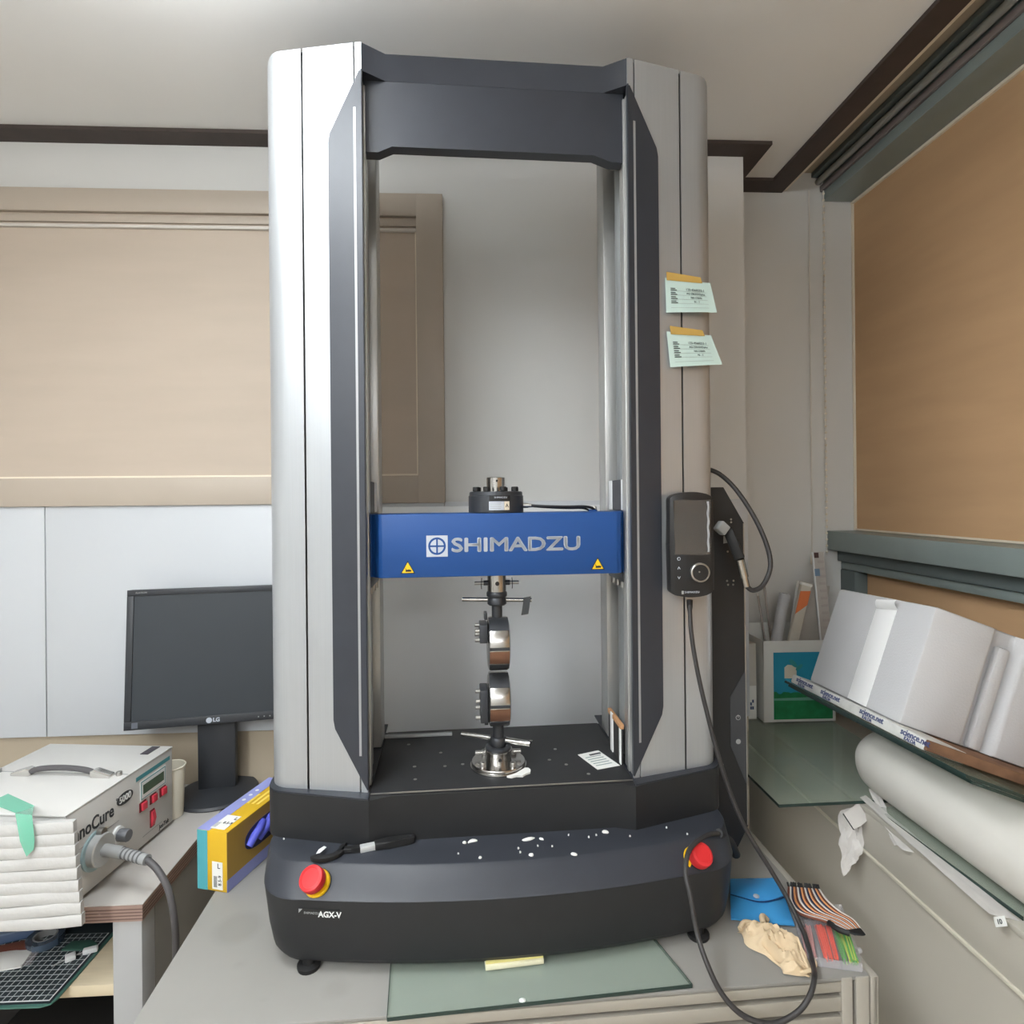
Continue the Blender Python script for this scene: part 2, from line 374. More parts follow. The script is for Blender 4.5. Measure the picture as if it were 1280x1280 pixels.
MB().b2((-BW, 0.01, 0.0), (-BW + 0.05, 0.06, 0.672)).build('leg', alu_m, t)
MB().b2((-BW, 0.66, 0.0), (-BW + 0.05, 0.71, 0.74)).build('leg', alu_m, t)
MB().b2((BW - 0.06, 0.66, 0.0), (BW - 0.015, 0.71, 0.74)).build('leg', alu_m, t)

nt = bench_m.node_tree; pb_ = nt.nodes['Principled BSDF']; src = pb_.inputs['Base Color'].links[0].from_socket
tcs = nt.nodes.new('ShaderNodeTexCoord')
BMI = (Matrix.Translation((0.055, 0.915, 0)) @ Matrix.Rotation(BROT, 4, 'Z')).inverted()
for (px, py, rad_, amt) in ((297, 1160, 0.042, 0.16), (420, 1235, 0.030, 0.10), (205, 1215, 0.018, 0.12), (300, 1205, 0.016, 0.10), (330, 1250, 0.014, 0.10)):
    c_ = BMI @ onz(px, py, BZ)
    nz_ = nt.nodes.new('ShaderNodeTexNoise'); nz_.inputs['Scale'].default_value = 30; nt.links.new(tcs.outputs['Object'], nz_.inputs['Vector'])
    ds = nt.nodes.new('ShaderNodeVectorMath'); ds.operation = 'DISTANCE'; ds.inputs[1].default_value = c_; nt.links.new(tcs.outputs['Object'], ds.inputs[0])
    ad = nt.nodes.new('ShaderNodeMath'); ad.operation = 'MULTIPLY_ADD'; ad.inputs[1].default_value = 0.03 if rad_ < 0.04 else 0.008; nt.links.new(nz_.outputs['Fac'], ad.inputs[0]); nt.links.new(ds.outputs['Value'], ad.inputs[2])
    mr = nt.nodes.new('ShaderNodeMapRange'); mr.inputs['From Min'].default_value = rad_ + 0.012; mr.inputs['From Max'].default_value = rad_ * 0.8; mr.inputs['To Max'].default_value = amt; nt.links.new(ad.outputs[0], mr.inputs['Value'])
    mxn = nt.nodes.new('ShaderNodeMix'); mxn.data_type = 'RGBA'; nt.links.new(mr.outputs[0], mxn.inputs['Factor']); nt.links.new(src, mxn.inputs['A']); mxn.inputs['B'].default_value = lin((60, 60, 58)) + (1,)
    src = mxn.outputs['Result']
nt.links.new(src, pb_.inputs['Base Color'])

# ------------------------------------------------------------------ testing machine
MO = Vector((0.042, 1.02, BZ)); MR = R(2.3)
MM = Matrix.Translation(MO) @ Matrix.Rotation(MR, 4, 'Z')
def mw(u, v, w_): return MM @ Vector((u, v, w_))
mach = thing('testing_machine', MO, MR, 'tall black and silver two-column material testing machine with blue crosshead', 'testing machine')
def outline(hw, v0, bow, rc, vback=0.47, n=14):
    """plan of the base: bowed front, rounded corners, straight sides"""
    pts = []
    fr = lambda u: v0 + bow * u * u
    uc = hw - rc
    for k in range(n + 1):
        u = -uc + 2 * uc * k / n; pts.append((u, fr(u)))
    yc = fr(uc)
    for k in range(1, 9):
        a = (math.pi / 2) * k / 8
        pts.append((uc + rc * math.sin(a), yc + rc * (1 - math.cos(a)) * 1.0))
    pts.append((hw, vback)); pts.append((-hw, vback))
    for k in range(8, 0, -1):
        a = (math.pi / 2) * k / 8
        pts.append((-uc - rc * math.sin(a), yc + rc * (1 - math.cos(a))))
    return pts
def ring(w_, *a): return [Vector((x, y, w_)) for x, y in outline(*a)]
LED = 0.155
mb = MB()
mb.loft([ring(0.010, 0.386, -0.020, 0.30, 0.07), ring(0.015, 0.398, -0.034, 0.30, 0.075), ring(0.026, 0.404, -0.042, 0.30, 0.08), ring(0.060, 0.410, -0.044, 0.28, 0.08), ring(0.1185, 0.4195, -0.040, 0.28, 0.08)])
mb.build('base_body', black_m, mach, 30)
mb = MB()
mb.loft([ring(0.1190, 0.4200, -0.040, 0.28, 0.08), ring(0.1215, 0.4205, -0.0385, 0.28, 0.08), ring(0.1490, 0.4245, -0.004, 0.30, 0.08), ring(0.1535, 0.4240, 0.001, 0.30, 0.08), ring(LED, 0.422, 0.005, 0.30, 0.08)])
mb.build('base_shoulder', dark_m, mach, 30)  # lighter paint than the body, standing for light on the slope
# upper tier of the base, notched in the middle
tier = [(-0.2425, 0.070), (-0.206, 0.083), (0.206, 0.083), (0.2425, 0.070)]
def round_corner(sgn, P=((0.398, 0.131), (0.428, 0.138), (0.434, 0.172))):
    c = []
    for k in range(7):
        a = k / 6
        p0, p1, p2 = Vector(P[0]), Vector(P[1]), Vector(P[2])
        q = p0 * (1 - a) ** 2 + p1 * 2 * a * (1 - a) + p2 * a * a
        c.append((q.x, q.y))
    return [(sgn * x, y) for x, y in c]
TW = 0.240
TC = ((0.402, 0.116), (0.436, 0.124), (0.439, 0.165))
tp = tier + round_corner(1, TC) + [(0.439, 0.382), (-0.439, 0.382)] + round_corner(-1, TC)[::-1]
MB().prism(tp, LED - 0.002, TW - 0.004).build('base_tier', black_m, mach, 30)
# light lip on which the column covers stand
for sg in (-1, 1):
    lp = [(sg * 0.2435, 0.0715)] + round_corner(sg, ((0.402, 0.118), (0.435, 0.126), (0.438, 0.166))) + [(sg * 0.438, 0.43), (sg * 0.2485, 0.43)]
    MB().prism(lp, TW - 0.004, TW - 0.0015).build('column_seat', dark_m, mach)
# table plate
tb = MB().b2((-0.2425, 0.089, TW - 0.004), (0.2425, 0.376, TW), 0.001).build('table_plate', tab_m, mach)
TT = TW
scr = None
for u, v in ((-0.165, 0.135), (-0.17, 0.19), (-0.11, 0.185), (-0.12, 0.25), (-0.075, 0.19), (-0.19, 0.30), (0.10, 0.19), (0.12, 0.24), (0.075, 0.29), (0.13, 0.165), (-0.06, 0.33), (0.165, 0.12)):
    if scr is None:
        scr = MB().lathe([(0.0035, 0), (0.0035, 0.0006), (0.002, 0.0009), (0.002, 0.0003)], (0, 0, 0), seg=10).build('screw', steel_m, tb); scr.location = (u, v, TT)
    else: copy_mesh(scr, 'screw', tb, Matrix.Translation((u, v, TT)))
MB().b2((-0.2425, 0.0886, TW - 0.0025), (0.2425, 0.0890, TW + 0.0003)).build('table_edge', steel_m, mach)
MB().b2((-0.246, 0.338, TT), (-0.097, 0.348, TT + 0.006), 0.001).build('rear_bar', grey_m, mach)

# columns: swept silver cover, dark inset with slot, inner rails, screw cover
PA, PB = Vector((0.2470, 0.096)), Vector((0.402, 0.132))
pdir = (PB - PA).normalized(); pn = Vector((pdir.y, -pdir.x))           # outward (towards viewer) normal for the right column
WB, WT = TW - 0.0015, 1.602
def pp(sg, s_, off, w_):                                                # point on the swept face: s along, off outwards
    q = PA + pdir * s_ + pn * off
    return Vector((sg * q.x, q.y, w_))
def facepanel(mb, sg, poly, off0, off1):
    lo = [mb.bm.verts.new(pp(sg, s_, off0, w_)) for s_, w_ in poly]; hi = [mb.bm.verts.new(pp(sg, s_, off1, w_)) for s_, w_ in poly]
    n = len(poly); mb.bm.faces.new(lo); mb.bm.faces.new(hi)
    for i in range(n): mb.bm.faces.new((lo[i], lo[(i + 1) % n], hi[(i + 1) % n], hi[i]))
for sg in (-1, 1):
    G0, G1 = 0.1125, 0.1165                                              # long groove between the two silver strips
    top = lambda s_: WT
    cov = MB()
    q = [pp(sg, 0.0, -0.012, 0), pp(sg, 0.150, -0.012, 0)]
    body = [(0.2495 * sg, 0.108)] + [(q[1].x, q[1].y)] + [(sg * (abs(x) - 0.004), y + 0.003) for x, y in round_corner(sg)[1:]] + [(sg * 0.431, 0.43), (sg * 0.3015, 0.43), (sg * 0.3015, 0.125), (sg * 0.2495, 0.118)]
    cov.prism(body, WB, WT - 0.004); cov.build('column_core', slot_m, mach)
    mb = MB(); facepanel(mb, sg, [(0.0155, WB), (G0, WB), (G0, top(G0)), (0.0155, top(0))], -0.004, 0.0); mb.build('front_cover', silver_m, mach)
    mb = MB(); facepanel(mb, sg, [(0.0, WB), (0.0125, WB), (0.0125, top(0)), (0.0, top(0))], -0.004, 0.0); mb.build('edge_strip', silver_m, mach)
    # outer cover wrapping round the corner
    line = [pp(sg, G1, 0, 0), pp(sg, 0.150, 0, 0)]
    for x, y in round_corner(sg): line.append(Vector((x, y, 0)))
    line.append(Vector((sg * 0.434, 0.43, 0)))
    mb = MB()
    def lev(p, z): return Vector((p.x, p.y, z))
    rings = []
    zt = lambda i: 1.593 - (0.010 if i >= len(line) - 2 else 0)
    inn = [Vector((p.x - sg * (0.006 if i_ > 1 else 0.0), p.y + 0.004, 0)) for i_, p in enumerate(line)]
    loop = line + inn[::-1]
    z_of = []
    for i, p in enumerate(line):
        k = max(0, (i - 3) / 4.0); z_of.append(1.602 - (0.012 * min(1, k) ** 2 if k else 0))
    zl = z_of + z_of[::-1]
    mb.loft([[lev(p, WB) for p in loop], [lev(p, z) for p, z in zip(loop, zl)]]); mb.build('outer_cover', silver_m, mach, 50)
    capr = [(sg * 0.2490, 0.104)] + [(pp(sg, 0.15, -0.006, 0).x, pp(sg, 0.15, -0.006, 0).y)] + [(x - sg * 0.005, y + 0.004) for x, y in round_corner(sg)[1:]] + [(sg * 0.429, 0.43), (sg * 0.2490, 0.43)]
    MB().prism(capr, WT - 0.004, WT - 0.001).build('top_cap', dark_m, mach)
    # dark inset with chamfered ends
    ins = MB(); facepanel(ins, sg, [(-0.0004, 0.2435), (0.001, 0.2435), (0.0610, 0.352), (0.0640, 0.368), (0.0640, 1.424), (0.0610, 1.440), (0.004, 1.5485), (-0.0004, 1.5485)], 0.0, 0.0022)
    io = ins.build('inset_plate', dark_m, mach)
    sl = MB(); facepanel(sl, sg, [(0.0105, 0.305), (0.0150, 0.305), (0.0150, 1.483), (0.0105, 1.483)], 0.0018, 0.0026); sl.build('slot', mat('slot_grey', (150, 151, 152), 0.4, metal=0.15), io)
    mb = MB(); mb.b2((sg * 0.2462, 0.0950, 0.2435), (sg * 0.2490, 0.104, 1.552)); mb.build('inner_edge', dark_m, mach)
    # inner side: front rail, recess back, screw cover, rear rail
    r0 = MB().b2((sg * 0.2465, 0.104, TW), (sg * 0.268, 0.158, 1.54), 0.003).build('front_rail', prof_m, mach)
    MB().b2((sg * 0.2445, 0.120, TW), (sg * 0.2470, 0.134, 1.54), 0.001).build('rail_lip', prof_m, r0)
    MB().b2((sg * 0.296, 0.13, TW), (sg * 0.3005, 0.40, 1.59)).build('recess_back', recess_m, mach)
    MB().b2((sg * 0.2465, 0.290, TW), (sg * 0.30, 0.348, 1.58), 0.003).build('rear_rail', prof_m, mach)
    MB().lathe([(0.026, TW), (0.026, 0.60)], (sg * 0.279, 0.215, 0), seg=24).build('screw_cover', tube_m, mach)
    MB().lathe([(0.026, 0.77), (0.026, 1.58)], (sg * 0.279, 0.215, 0), seg=24).build('screw_cover', tube_m, mach)
    for k, (a, b) in enumerate(((0.160, 0.180), (0.250, 0.277))):
        MB().b2((sg * 0.2500, a, 0.744), (sg * 0.2545, b, 0.806), 0.001).build('slide_strip', white_m, mach)
    MB().b2((sg * 0.2510, 0.180, 0.744), (sg * 0.2545, 0.250, 0.806)).build('slide_plate', dark_m, mach)
    nn = MB().b2((sg * 0.245, 0.15, 0.600), (sg * 0.29, 0.27, 0.6235), 0.004).build('nut_housing', gun_m, mach)
    for k in range(3): MB().cyl((sg * 0.249, 0.165 + 0.035 * k, 0.596), 0.006, 0.012, 'z', 10).build('nut_bolt', steel_m, nn)
    # base feet
    MB().lathe([(0.018, 0.0), (0.019, 0.003), (0.019, 0.007), (0.010, 0.009), (0.010, 0.026)], (sg * 0.332, 0.004, 0), seg=20).build('foot', rubber_m, mach)
    MB().lathe([(0.018, 0.0), (0.019, 0.003), (0.019, 0.007), (0.010, 0.009), (0.010, 0.026)], (sg * 0.332, 0.40, 0), seg=20).build('foot', rubber_m, mach)
    # emergency stops on the sloping shoulder
    tilt = Matrix.Rotation(R(52 if sg < 0 else 50), 4, 'X') @ Matrix.Identity(4)
    c = Vector((sg * 0.3170, 0.008, 0.134)) if sg < 0 else Vector((0.3290, 0.012, 0.1285)); nrm = Vector((sg * 0.22, -0.66, 0.72)).normalized()
    q = nrm.to_track_quat('Z', 'Y').to_matrix().to_4x4()
    es = MB().lathe([(0.0215, -0.006), (0.0215, 0.004), (0.0205, 0.006), (0.012, 0.006)], c, rot=q, seg=32).build('emergency_stop', yell_m, mach)
    MB().lathe([(0.0225, -0.004), (0.0225, 0.0018)], c, rot=q, seg=32).build('stop_seal', rubber_m, es)
    MB().lathe([(0.013, 0.004), (0.013, 0.012), (0.0185, 0.014), (0.0202, 0.018), (0.0202, 0.030), (0.019, 0.0325), (0.015, 0.034), (0.0145, 0.0333), (0.0, 0.034)], c, rot=q, seg=32).build('stop_head', red_m, es)
# yoke across the top
def yoke_ring(v):
    b = 1.430
    P = [(-0.2465, 1.596), (-0.205, 1.598), (0.205, 1.598), (0.2465, 1.596), (0.2465, b - 0.012), (0.222, b - 0.012), (0.188, b), (-0.196, b), (-0.222, b - 0.012), (-0.2465, b - 0.012)]
    return [Vector((x, v, z)) for x, z in P]
MB().loft([yoke_ring(0.124), yoke_ring(0.150)]).build('top_yoke', dark_m, mach)
yk = [(-0.2465, 0.098), (-0.207, 0.1235), (0.207, 0.1235), (0.2465, 0.098), (0.2465, 0.16), (-0.2465, 0.16)]
MB().prism(yk, 1.5510, 1.602).build('yoke_fascia', dark_m, mach)
MB().prism([(0.240, 0.16), (0.2465, 0.16), (0.2465, 0.22), (0.240, 0.19)], 1.452, 1.470).build('end_bracket', grey_m, mach)
MB().cyl((0.242, 0.18, 1.44), 0.006, 0.012, 'x', 10).build('end_bolt', steel_m, mach)
# crosshead with printed name
CH0, CH1, CV = 0.623, 0.742, 0.125
ch_pl = [(-0.285, 0.150), (-0.243, 0.150), (-0.236, 0.142), (-0.228, 0.128), (-0.221, CV), (0.226, CV), (0.236, 0.130), (0.243, 0.150), (0.285, 0.150), (0.285, 0.235), (-0.285, 0.235)]
ch = MB().prism(ch_pl, CH0, CH1, bev=0.0015).build('crosshead', blue_m, mach)
fx, fz = (1, 0, 0), (0, 0, 1)
def cp(u, w_, off=0.0): return Vector((u, CV - off, w_))
lg = MB().b2((-0.1395, CV - 0.0006, 0.6615), (-0.0995, CV, 0.7015)).build('logo_square', greypr_m, ch)
mb = MB()
n = 40; ro, ri = 0.0165, 0.0128
rg = lambda r, y: [Vector((-0.1195 + r * math.cos(2 * math.pi * k / n), y, 0.6815 + r * math.sin(2 * math.pi * k / n))) for k in range(n)]
V = [rg(ro, CV - 0.0010), rg(ri, CV - 0.0010)]
mb.loft(V, caps=False)
for a in range(4):
    ca, sa = math.cos(a * math.pi / 2), math.sin(a * math.pi / 2)
    # cross arms
for d in ((0.0128, 0.0016), (0.0016, 0.0128)):
    mb.b2((-0.1195 - d[0], CV - 0.0010, 0.6815 - d[1]), (-0.1195 + d[0], CV - 0.0007, 0.6815 + d[1]))
mb.build('logo_ring', blue_m, ch)
text('SHIMADZU', 0.0365, 'name_lettering', greypr_m, ch, facing(cp(-0.0935, 0.6815, 0.0004), fx, fz), sx=1.40, bold=0.0011, spacing=0.97)
for u in (-0.1742, 0.1880):
    T = facing(cp(u, 0.6335, 0.0), fx, fz)
    k = MB().prism([(-0.0135, -0.0025), (0.0135, -0.0025), (0.0, 0.0215)], 0.0, 0.0005, T).build('warning_label', rubber_m, ch)
    MB().prism([(-0.0110, -0.0010), (0.0110, -0.0010), (0.0, 0.0185)], 0.0005, 0.0008, T).build('warning_yellow', yell_m, k)
    MB().prism([(-0.0045, 0.0010), (0.0062, 0.0010), (0.0068, 0.0040), (0.0030, 0.0052), (-0.0028, 0.0046), (-0.0042, 0.0085), (-0.0050, 0.0080), (-0.0040, 0.0035)], 0.0008, 0.0010, T).build('warning_mark', rubber_m, k)
# name plate on the base
T = facing((-0.312, -0.0140, 0.0985), (1, -0.180, 0), (0, 0.05, 1))
k = MB().prism([(-0.033, -0.0075), (0.036, -0.0075), (0.036, 0.0075), (-0.033, 0.0075)], -0.006, 0.0012, T).build('name_plate', mat('plate_black', (30, 31, 32), 0.3), mach)
text('AGX-V', 0.0125, 'plate_lettering', white_m, k, facing((0, 0, 0), fx, (0, 1, 0)), offset=0.0003)
k.children[0].data.transform(T @ Matrix.Translation((0.0005, 0, 0.0014)))
text('SHIMADZU', 0.0048, 'plate_small_lettering', grey_m, k, T @ Matrix.Translation((-0.024, 0.0015, 0.0014)), sx=1.1)
MB().prism([(-0.0325, 0.001), (-0.0325, 0.0072), (-0.0265, 0.0072)], 0.0012, 0.0014, T).build('plate_mark', grey_m, k)
# switch panel standing out beside the right column
SV = 0.19
sw = [(0.40, 0.05), (0.4925, 0.0345), (0.519, 0.084), (0.515, 0.7135), (0.471, 0.789), (0.40, 0.789)]
TS = facing((0, SV, 0), fx, fz)
k = MB().prism(sw, -0.02, 0.0, TS).build('switch_panel', mat('panel_black', (30, 31, 33), 0.45, bump=0.03), mach)
MB().prism([(0.5155, 0.084), (0.5175, 0.084), (0.5145, 0.7135), (0.5125, 0.7135)], 0.0, 0.0015, TS).build('panel_edge', steel_m, k)
MB().prism([(0.4805, 0.352), (0.5135, 0.405), (0.5165, 0.165), (0.4815, 0.250)], 0.0, 0.0012, TS).build('switch_field', mat('switch_grey', (58, 60, 64), 0.5), k)
for z in (0.309, 0.259):
    MB().lathe([(0.0052, 0), (0.0052, 0.0006)], (0, 0, 0), rot=TS @ Matrix.Translation((0.4975, z, 0.0012)), seg=20).build('switch_icon', grey_m, k)
    if z > 0.3:
        MB().lathe([(0.0038, 0), (0.0038, 0.0003)], (0, 0, 0), rot=TS @ Matrix.Translation((0.4975, z, 0.0018)), seg=20).build('switch_icon', MATS['switch_grey'], k)
        MB().prism([(0.4969, z), (0.4981, z), (0.4981, z + 0.006), (0.4969, z + 0.006)], 0.0018, 0.0023, TS).build('switch_icon', grey_m, k)
for u, z in ((0.487, 0.722), (0.487, 0.716), (0.491, 0.669), (0.479, 0.655), (0.490, 0.655), (0.479, 0.586), (0.490, 0.586), (0.477, 0.594), (0.491, 0.594)):
    MB().lathe([(0.0022, 0), (0.0018, 0.0012)], (0, 0, 0), rot=TS @ Matrix.Translation((u, z, 0.0)), seg=10).build('rivet', steel_m, k)
MB().prism([(0.470, 0.672), (0.483, 0.674), (0.483, 0.688), (0.470, 0.687)], 0.0, 0.0008, TS).build('panel_sticker', grey_m, k)
MB().lathe([(0.0035, 0), (0.0035, 0.0006)], (0, 0, 0), rot=TS @ Matrix.Translation((0.462, 0.212, 0.0)), seg=16).build('panel_socket', steel_m, k)

# ------------------------------------------------------------------ load train
LU, LV = -0.004, 0.18
def mthing(name, u, v, w_, label, cat, rz=0.0, group=None):
    return thing(name, mw(u, v, w_), MR + rz, label, cat, group)
def clone(o, name, parent, loc): return copy_mesh(o, name, parent, Matrix.Translation(loc))
t = mthing('load_cell', LU, LV, CH1, 'black drum-shaped load cell bolted on top of the blue crosshead', 'load cell')
MB().lathe([(0.053, 0), (0.0545, 0.0015), (0.0545, 0.033), (0.053, 0.0345), (0.0525, 0.0405), (0.050, 0.042), (0.020, 0.042)], seg=48).build('body', gun_m, t)
MB().lathe([(0.0182, 0.040), (0.0182, 0.069), (0.0172, 0.070), (0.0, 0.070)], seg=32).build('stud', nickel_m, t)
MB().cyl((0.001, -0.0178, 0.063), 0.0022, 0.002, 'y', 12).build('stud_hole', rubber_m, t)
b0 = None
for k in range(8):
    a = 2 * math.pi * (k + 0.35) / 8; L = (0.041 * math.cos(a), 0.041 * math.sin(a), 0.042)
    if b0 is None: b0 = MB().cyl((0, 0, 0.0045), 0.0068, 0.009, 'z', 16, 0.001).build('bolt', rubber_m, t); b0.location = L
    else: clone(b0, 'bolt', t, L)
def on_drum(r, ang, z): return facing((r * math.sin(ang), -r * math.cos(ang), z), (math.cos(ang), math.sin(ang), 0), (0, 0, 1))
def drum_label(r, a0, a1, z0, z1, th, name, m, par):
    n = 8; mb = MB(); rr = [r, r + th]
    lo = []; hi = []
    rings = []
    for z in (z0, z1):
        rings.append([Vector(((rr[q]) * math.sin(a), -(rr[q]) * math.cos(a), z)) for q, rng in ((1, range(n + 1)), (0, range(n, -1, -1))) for a in [a0 + (a1 - a0) * k / n for k in rng]])
    return mb.loft(rings).build(name, m, par)
drum_label(0.0545, -0.30, 0.45, 0.021, 0.034, 0.0004, 'maker_label', rubber_m, t)
text('SHIMADZU', 0.0048, 'maker_lettering', greypr_m, t, on_drum(0.0552, 0.10, 0.030), sx=1.05, align='CENTER')
lb = drum_label(0.0545, -0.31, 0.22, 0.006, 0.0225, 0.0006, 'rating_label', greypr_m, t)
drum_label(0.0545, 0.23, 0.42, 0.006, 0.0225, 0.0006, 'grade_label', cream_m, t)
text('A', 0.010, 'grade_letter', ink_m, t, on_drum(0.0553, 0.325, 0.0142), align='CENTER')
for k in range(4): drum_label(0.0551, -0.27, 0.10 + 0.02 * (k % 2), 0.0085 + 0.0035 * k, 0.0098 + 0.0035 * k, 0.0002, 'rating_line', grey_m, t)
MB().rod((0.052, -0.005, 0.014), (0.064, -0.007, 0.0135), 0.0052).build('gland', steel_m, t)
MB().rod((0.064, -0.007, 0.0135), (0.070, -0.008, 0.0135), 0.0038).build('gland_nut', steel_m, t)
t = mthing('sensor_cable', LU + 0.070, LV - 0.008, CH1 + 0.0135, 'short black cable from load cell to right end of crosshead', 'cable')
MB().tube([(0, 0, 0), (0.03, -0.006, -0.002), (0.07, -0.008, -0.003), (0.105, -0.006, -0.003), (0.122, 0.0, -0.006), (0.130, 0.008, -0.0115)], 0.0027, 10).build('sheath', rubber_m, t)
MB().tube([(0.0, 0.004, -0.001), (0.03, 0.001, -0.004), (0.07, -0.001, -0.006), (0.100, 0.001, -0.006), (0.114, 0.006, -0.009), (0.118, 0.012, -0.0115)], 0.0020, 8).build('sheath', rubber_m, t)
MB().lathe([(0.009, -0.0133), (0.009, -0.010), (0.005, -0.009)], (0.126, 0.008, 0), seg=16).build('base_plate', blue_m, t)
MB().lathe([(0.0045, -0.011), (0.0045, -0.005), (0.003, -0.003)], (0.130, 0.009, 0), seg=12).build('plug', steel_m, t)

def drum(t, zc, name='grip_body'):
    MB().lathe([(0.045, -0.021), (0.0515, -0.0185), (0.0525, -0.016), (0.0525, 0.016), (0.0515, 0.0185), (0.045, 0.021)], (0.0015, 0, zc), axis='x', seg=64).build(name, nickel_m, t)
    # reflections on the polished drum front, painted as brown and dark strips
    for a0, a1, m, nm in ((0.68, 1.45, gun_m, 'reflection_dark_upper'), (-0.05, 0.06, gun_m, 'reflection_line'), (-0.60, -0.09, reflect_brown_m, 'reflection_brown'), (-0.96, -0.66, gun_m, 'reflection_dark_lower')):
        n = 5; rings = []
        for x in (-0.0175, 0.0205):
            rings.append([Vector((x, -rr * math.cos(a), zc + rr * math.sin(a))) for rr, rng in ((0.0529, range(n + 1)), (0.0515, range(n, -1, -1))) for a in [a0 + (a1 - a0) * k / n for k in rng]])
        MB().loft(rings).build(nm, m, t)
def side_bracket(t, z0, z1):
    p = MB().b2((-0.036, -0.030, z0), (-0.0205, 0.020, z1), 0.002).build('side_bracket', gun_m, t)
    for k in range(4):
        z = z0 + (z1 - z0) * (k + 0.5) / 4
        MB().cyl((-0.040, -0.018 + 0.012 * (k % 2), z), 0.0042, 0.010, 'x', 10, 0.001).build('bracket_bolt', steel_m, p)
t = mthing('upper_grip', LU, LV, CH0, 'upper round tensile grip hanging below the blue crosshead', 'grip')
MB().lathe([(0.0185, -0.038), (0.0187, -0.036), (0.0187, 0.0)], seg=32).build('sleeve', nickel_m, t)
MB().cyl((0.0, -0.0182, -0.020), 0.0042, 0.0016, 'y', 16).build('sleeve_hole', rubber_m, t)
MB().lathe([(0.0, -0.048), (0.019, -0.048), (0.0205, -0.046), (0.0205, -0.040), (0.0187, -0.037)], seg=32).build('lip', gun_m, t)
for s_ in (-1, 1):
    k = MB().rod((s_ * 0.017, 0, -0.0205), (s_ * 0.044, 0, -0.0205), 0.0036).build('pin', steel_m, t)
    MB().rod((s_ * 0.0175, 0, -0.0205), (s_ * 0.026, 0, -0.0205), 0.0050).build('pin_nut', gun_m, k)
    MB().tube([(s_ * 0.030, -0.004, -0.010), (s_ * 0.031, -0.005, -0.022), (s_ * 0.0305, -0.003, -0.032)], 0.0008, 6).build('pin_clip', gun_m, k)
MB().lathe([(0.0165, -0.0645), (0.0190, -0.062), (0.0190, -0.053), (0.0165, -0.048)], seg=32).build('collar', gun_m, t)
k = MB().rod((-0.069, 0.004, -0.0525), (0.069, -0.004, -0.0560), 0.0042, 16).build('locking_bar', nickel_m, t)
MB().grid(lambda a, b: Vector((0.053 + 0.014 * a - 0.006 * b, -0.009 - 0.004 * math.sin(b * 2), -0.050 - 0.034 * b + 0.002 * a)), 4, 8, 0.0012).build('tape_flag', mat('black_tape', (52, 55, 58), 0.5), k)
MB().lathe([(0.0105, -0.092), (0.0105, -0.060)], seg=24).build('stem', gun_m, t)
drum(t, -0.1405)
side_bracket(t, -0.134, -0.098)
MB().b2((-0.026, -0.012, -0.092), (-0.020, 0.012, -0.078), 0.001).build('bracket_tab', gun_m, t)
t = mthing('lower_grip', LU, LV, TT, 'lower round tensile grip standing on a bolted flange on the black table', 'grip')
MB().lathe([(0.0, 0.0), (0.0560, 0.0), (0.0565, 0.0015), (0.0560, 0.003), (0.0530, 0.0032), (0.0535, 0.0045), (0.0535, 0.0085), (0.0525, 0.0098), (0.027, 0.0098)], seg=64).build('flange', nickel_m, t)
MB().lathe([(0.0262, 0.009), (0.0262, 0.028), (0.0275, 0.030), (0.0275, 0.0325), (0.0258, 0.0335)], seg=40).build('sleeve', nickel_m, t)
MB().cyl((0.0015, -0.0258, 0.0195), 0.0032, 0.0012, 'y', 16).build('sleeve_hole', rubber_m, t)
MB().lathe([(0.0, 0.033), (0.0250, 0.033), (0.0255, 0.0345), (0.0255, 0.0375), (0.0235, 0.039), (0.014, 0.039)], seg=40).build('lip', gun_m, t)
b0 = None
for k in range(4):
    a = math.pi * (0.5 * k + 0.22) + math.pi; L = (0.0415 * math.cos(a), 0.0415 * math.sin(a), 0.0098)
    if b0 is None: b0 = MB().lathe([(0.0062, 0), (0.0062, 0.007), (0.0055, 0.008), (0.0032, 0.008), (0.0032, 0.004), (0, 0.004)], seg=16).build('bolt', steel_m, t); b0.location = L
    else: clone(b0, 'bolt', t, L)
for s_ in (-1, 1):
    k = MB().rod((s_ * 0.025, 0.008, 0.0225), (s_ * 0.032, 0.008, 0.0225), 0.0032).build('pin', steel_m, t)
    MB().rod((s_ * 0.031, 0.008, 0.0225), (s_ * 0.0455, 0.008, 0.0225), 0.0046).build('pin_knob', nickel_m, k)
MB().lathe([(0.0140, 0.039), (0.0165, 0.042), (0.0165, 0.054), (0.0140, 0.057)], seg=32).build('collar', gun_m, t)
MB().rod((-0.072, 0.034, 0.0515), (-0.014, 0.007, 0.0515), 0.0045, 16).build('locking_bar', nickel_m, t)
MB().rod((0.015, -0.006, 0.0505), (0.061, -0.026, 0.0490), 0.0058, 16).build('locking_bar', nickel_m, t)
MB().lathe([(0.0108, 0.055), (0.0108, 0.085)], seg=24).build('stem', gun_m, t)
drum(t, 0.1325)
side_bracket(t, 0.094, 0.158)
MB().b2((-0.027, -0.012, 0.084), (-0.020, 0.012, 0.097), 0.001).build('bracket_tab', gun_m, t)
mb = MB()
random.seed(3)
mb.prism([(0.012, -0.058), (0.020, -0.062), (0.030, -0.058), (0.042, -0.060), (0.049, -0.052), (0.058, -0.047), (0.060, -0.036), (0.0565, -0.028), (0.050, -0.0270), (0.030, -0.0480)], 0.0, 0.0035)
o = mb.build('tissue_scrap', paper_m); o.matrix_world = MM @ Matrix.Translation((LU, LV - 0.0, TT + 0.0002))
tag(o, 'torn white tissue scrap tucked by the foot of the lower grip', 'tissue')

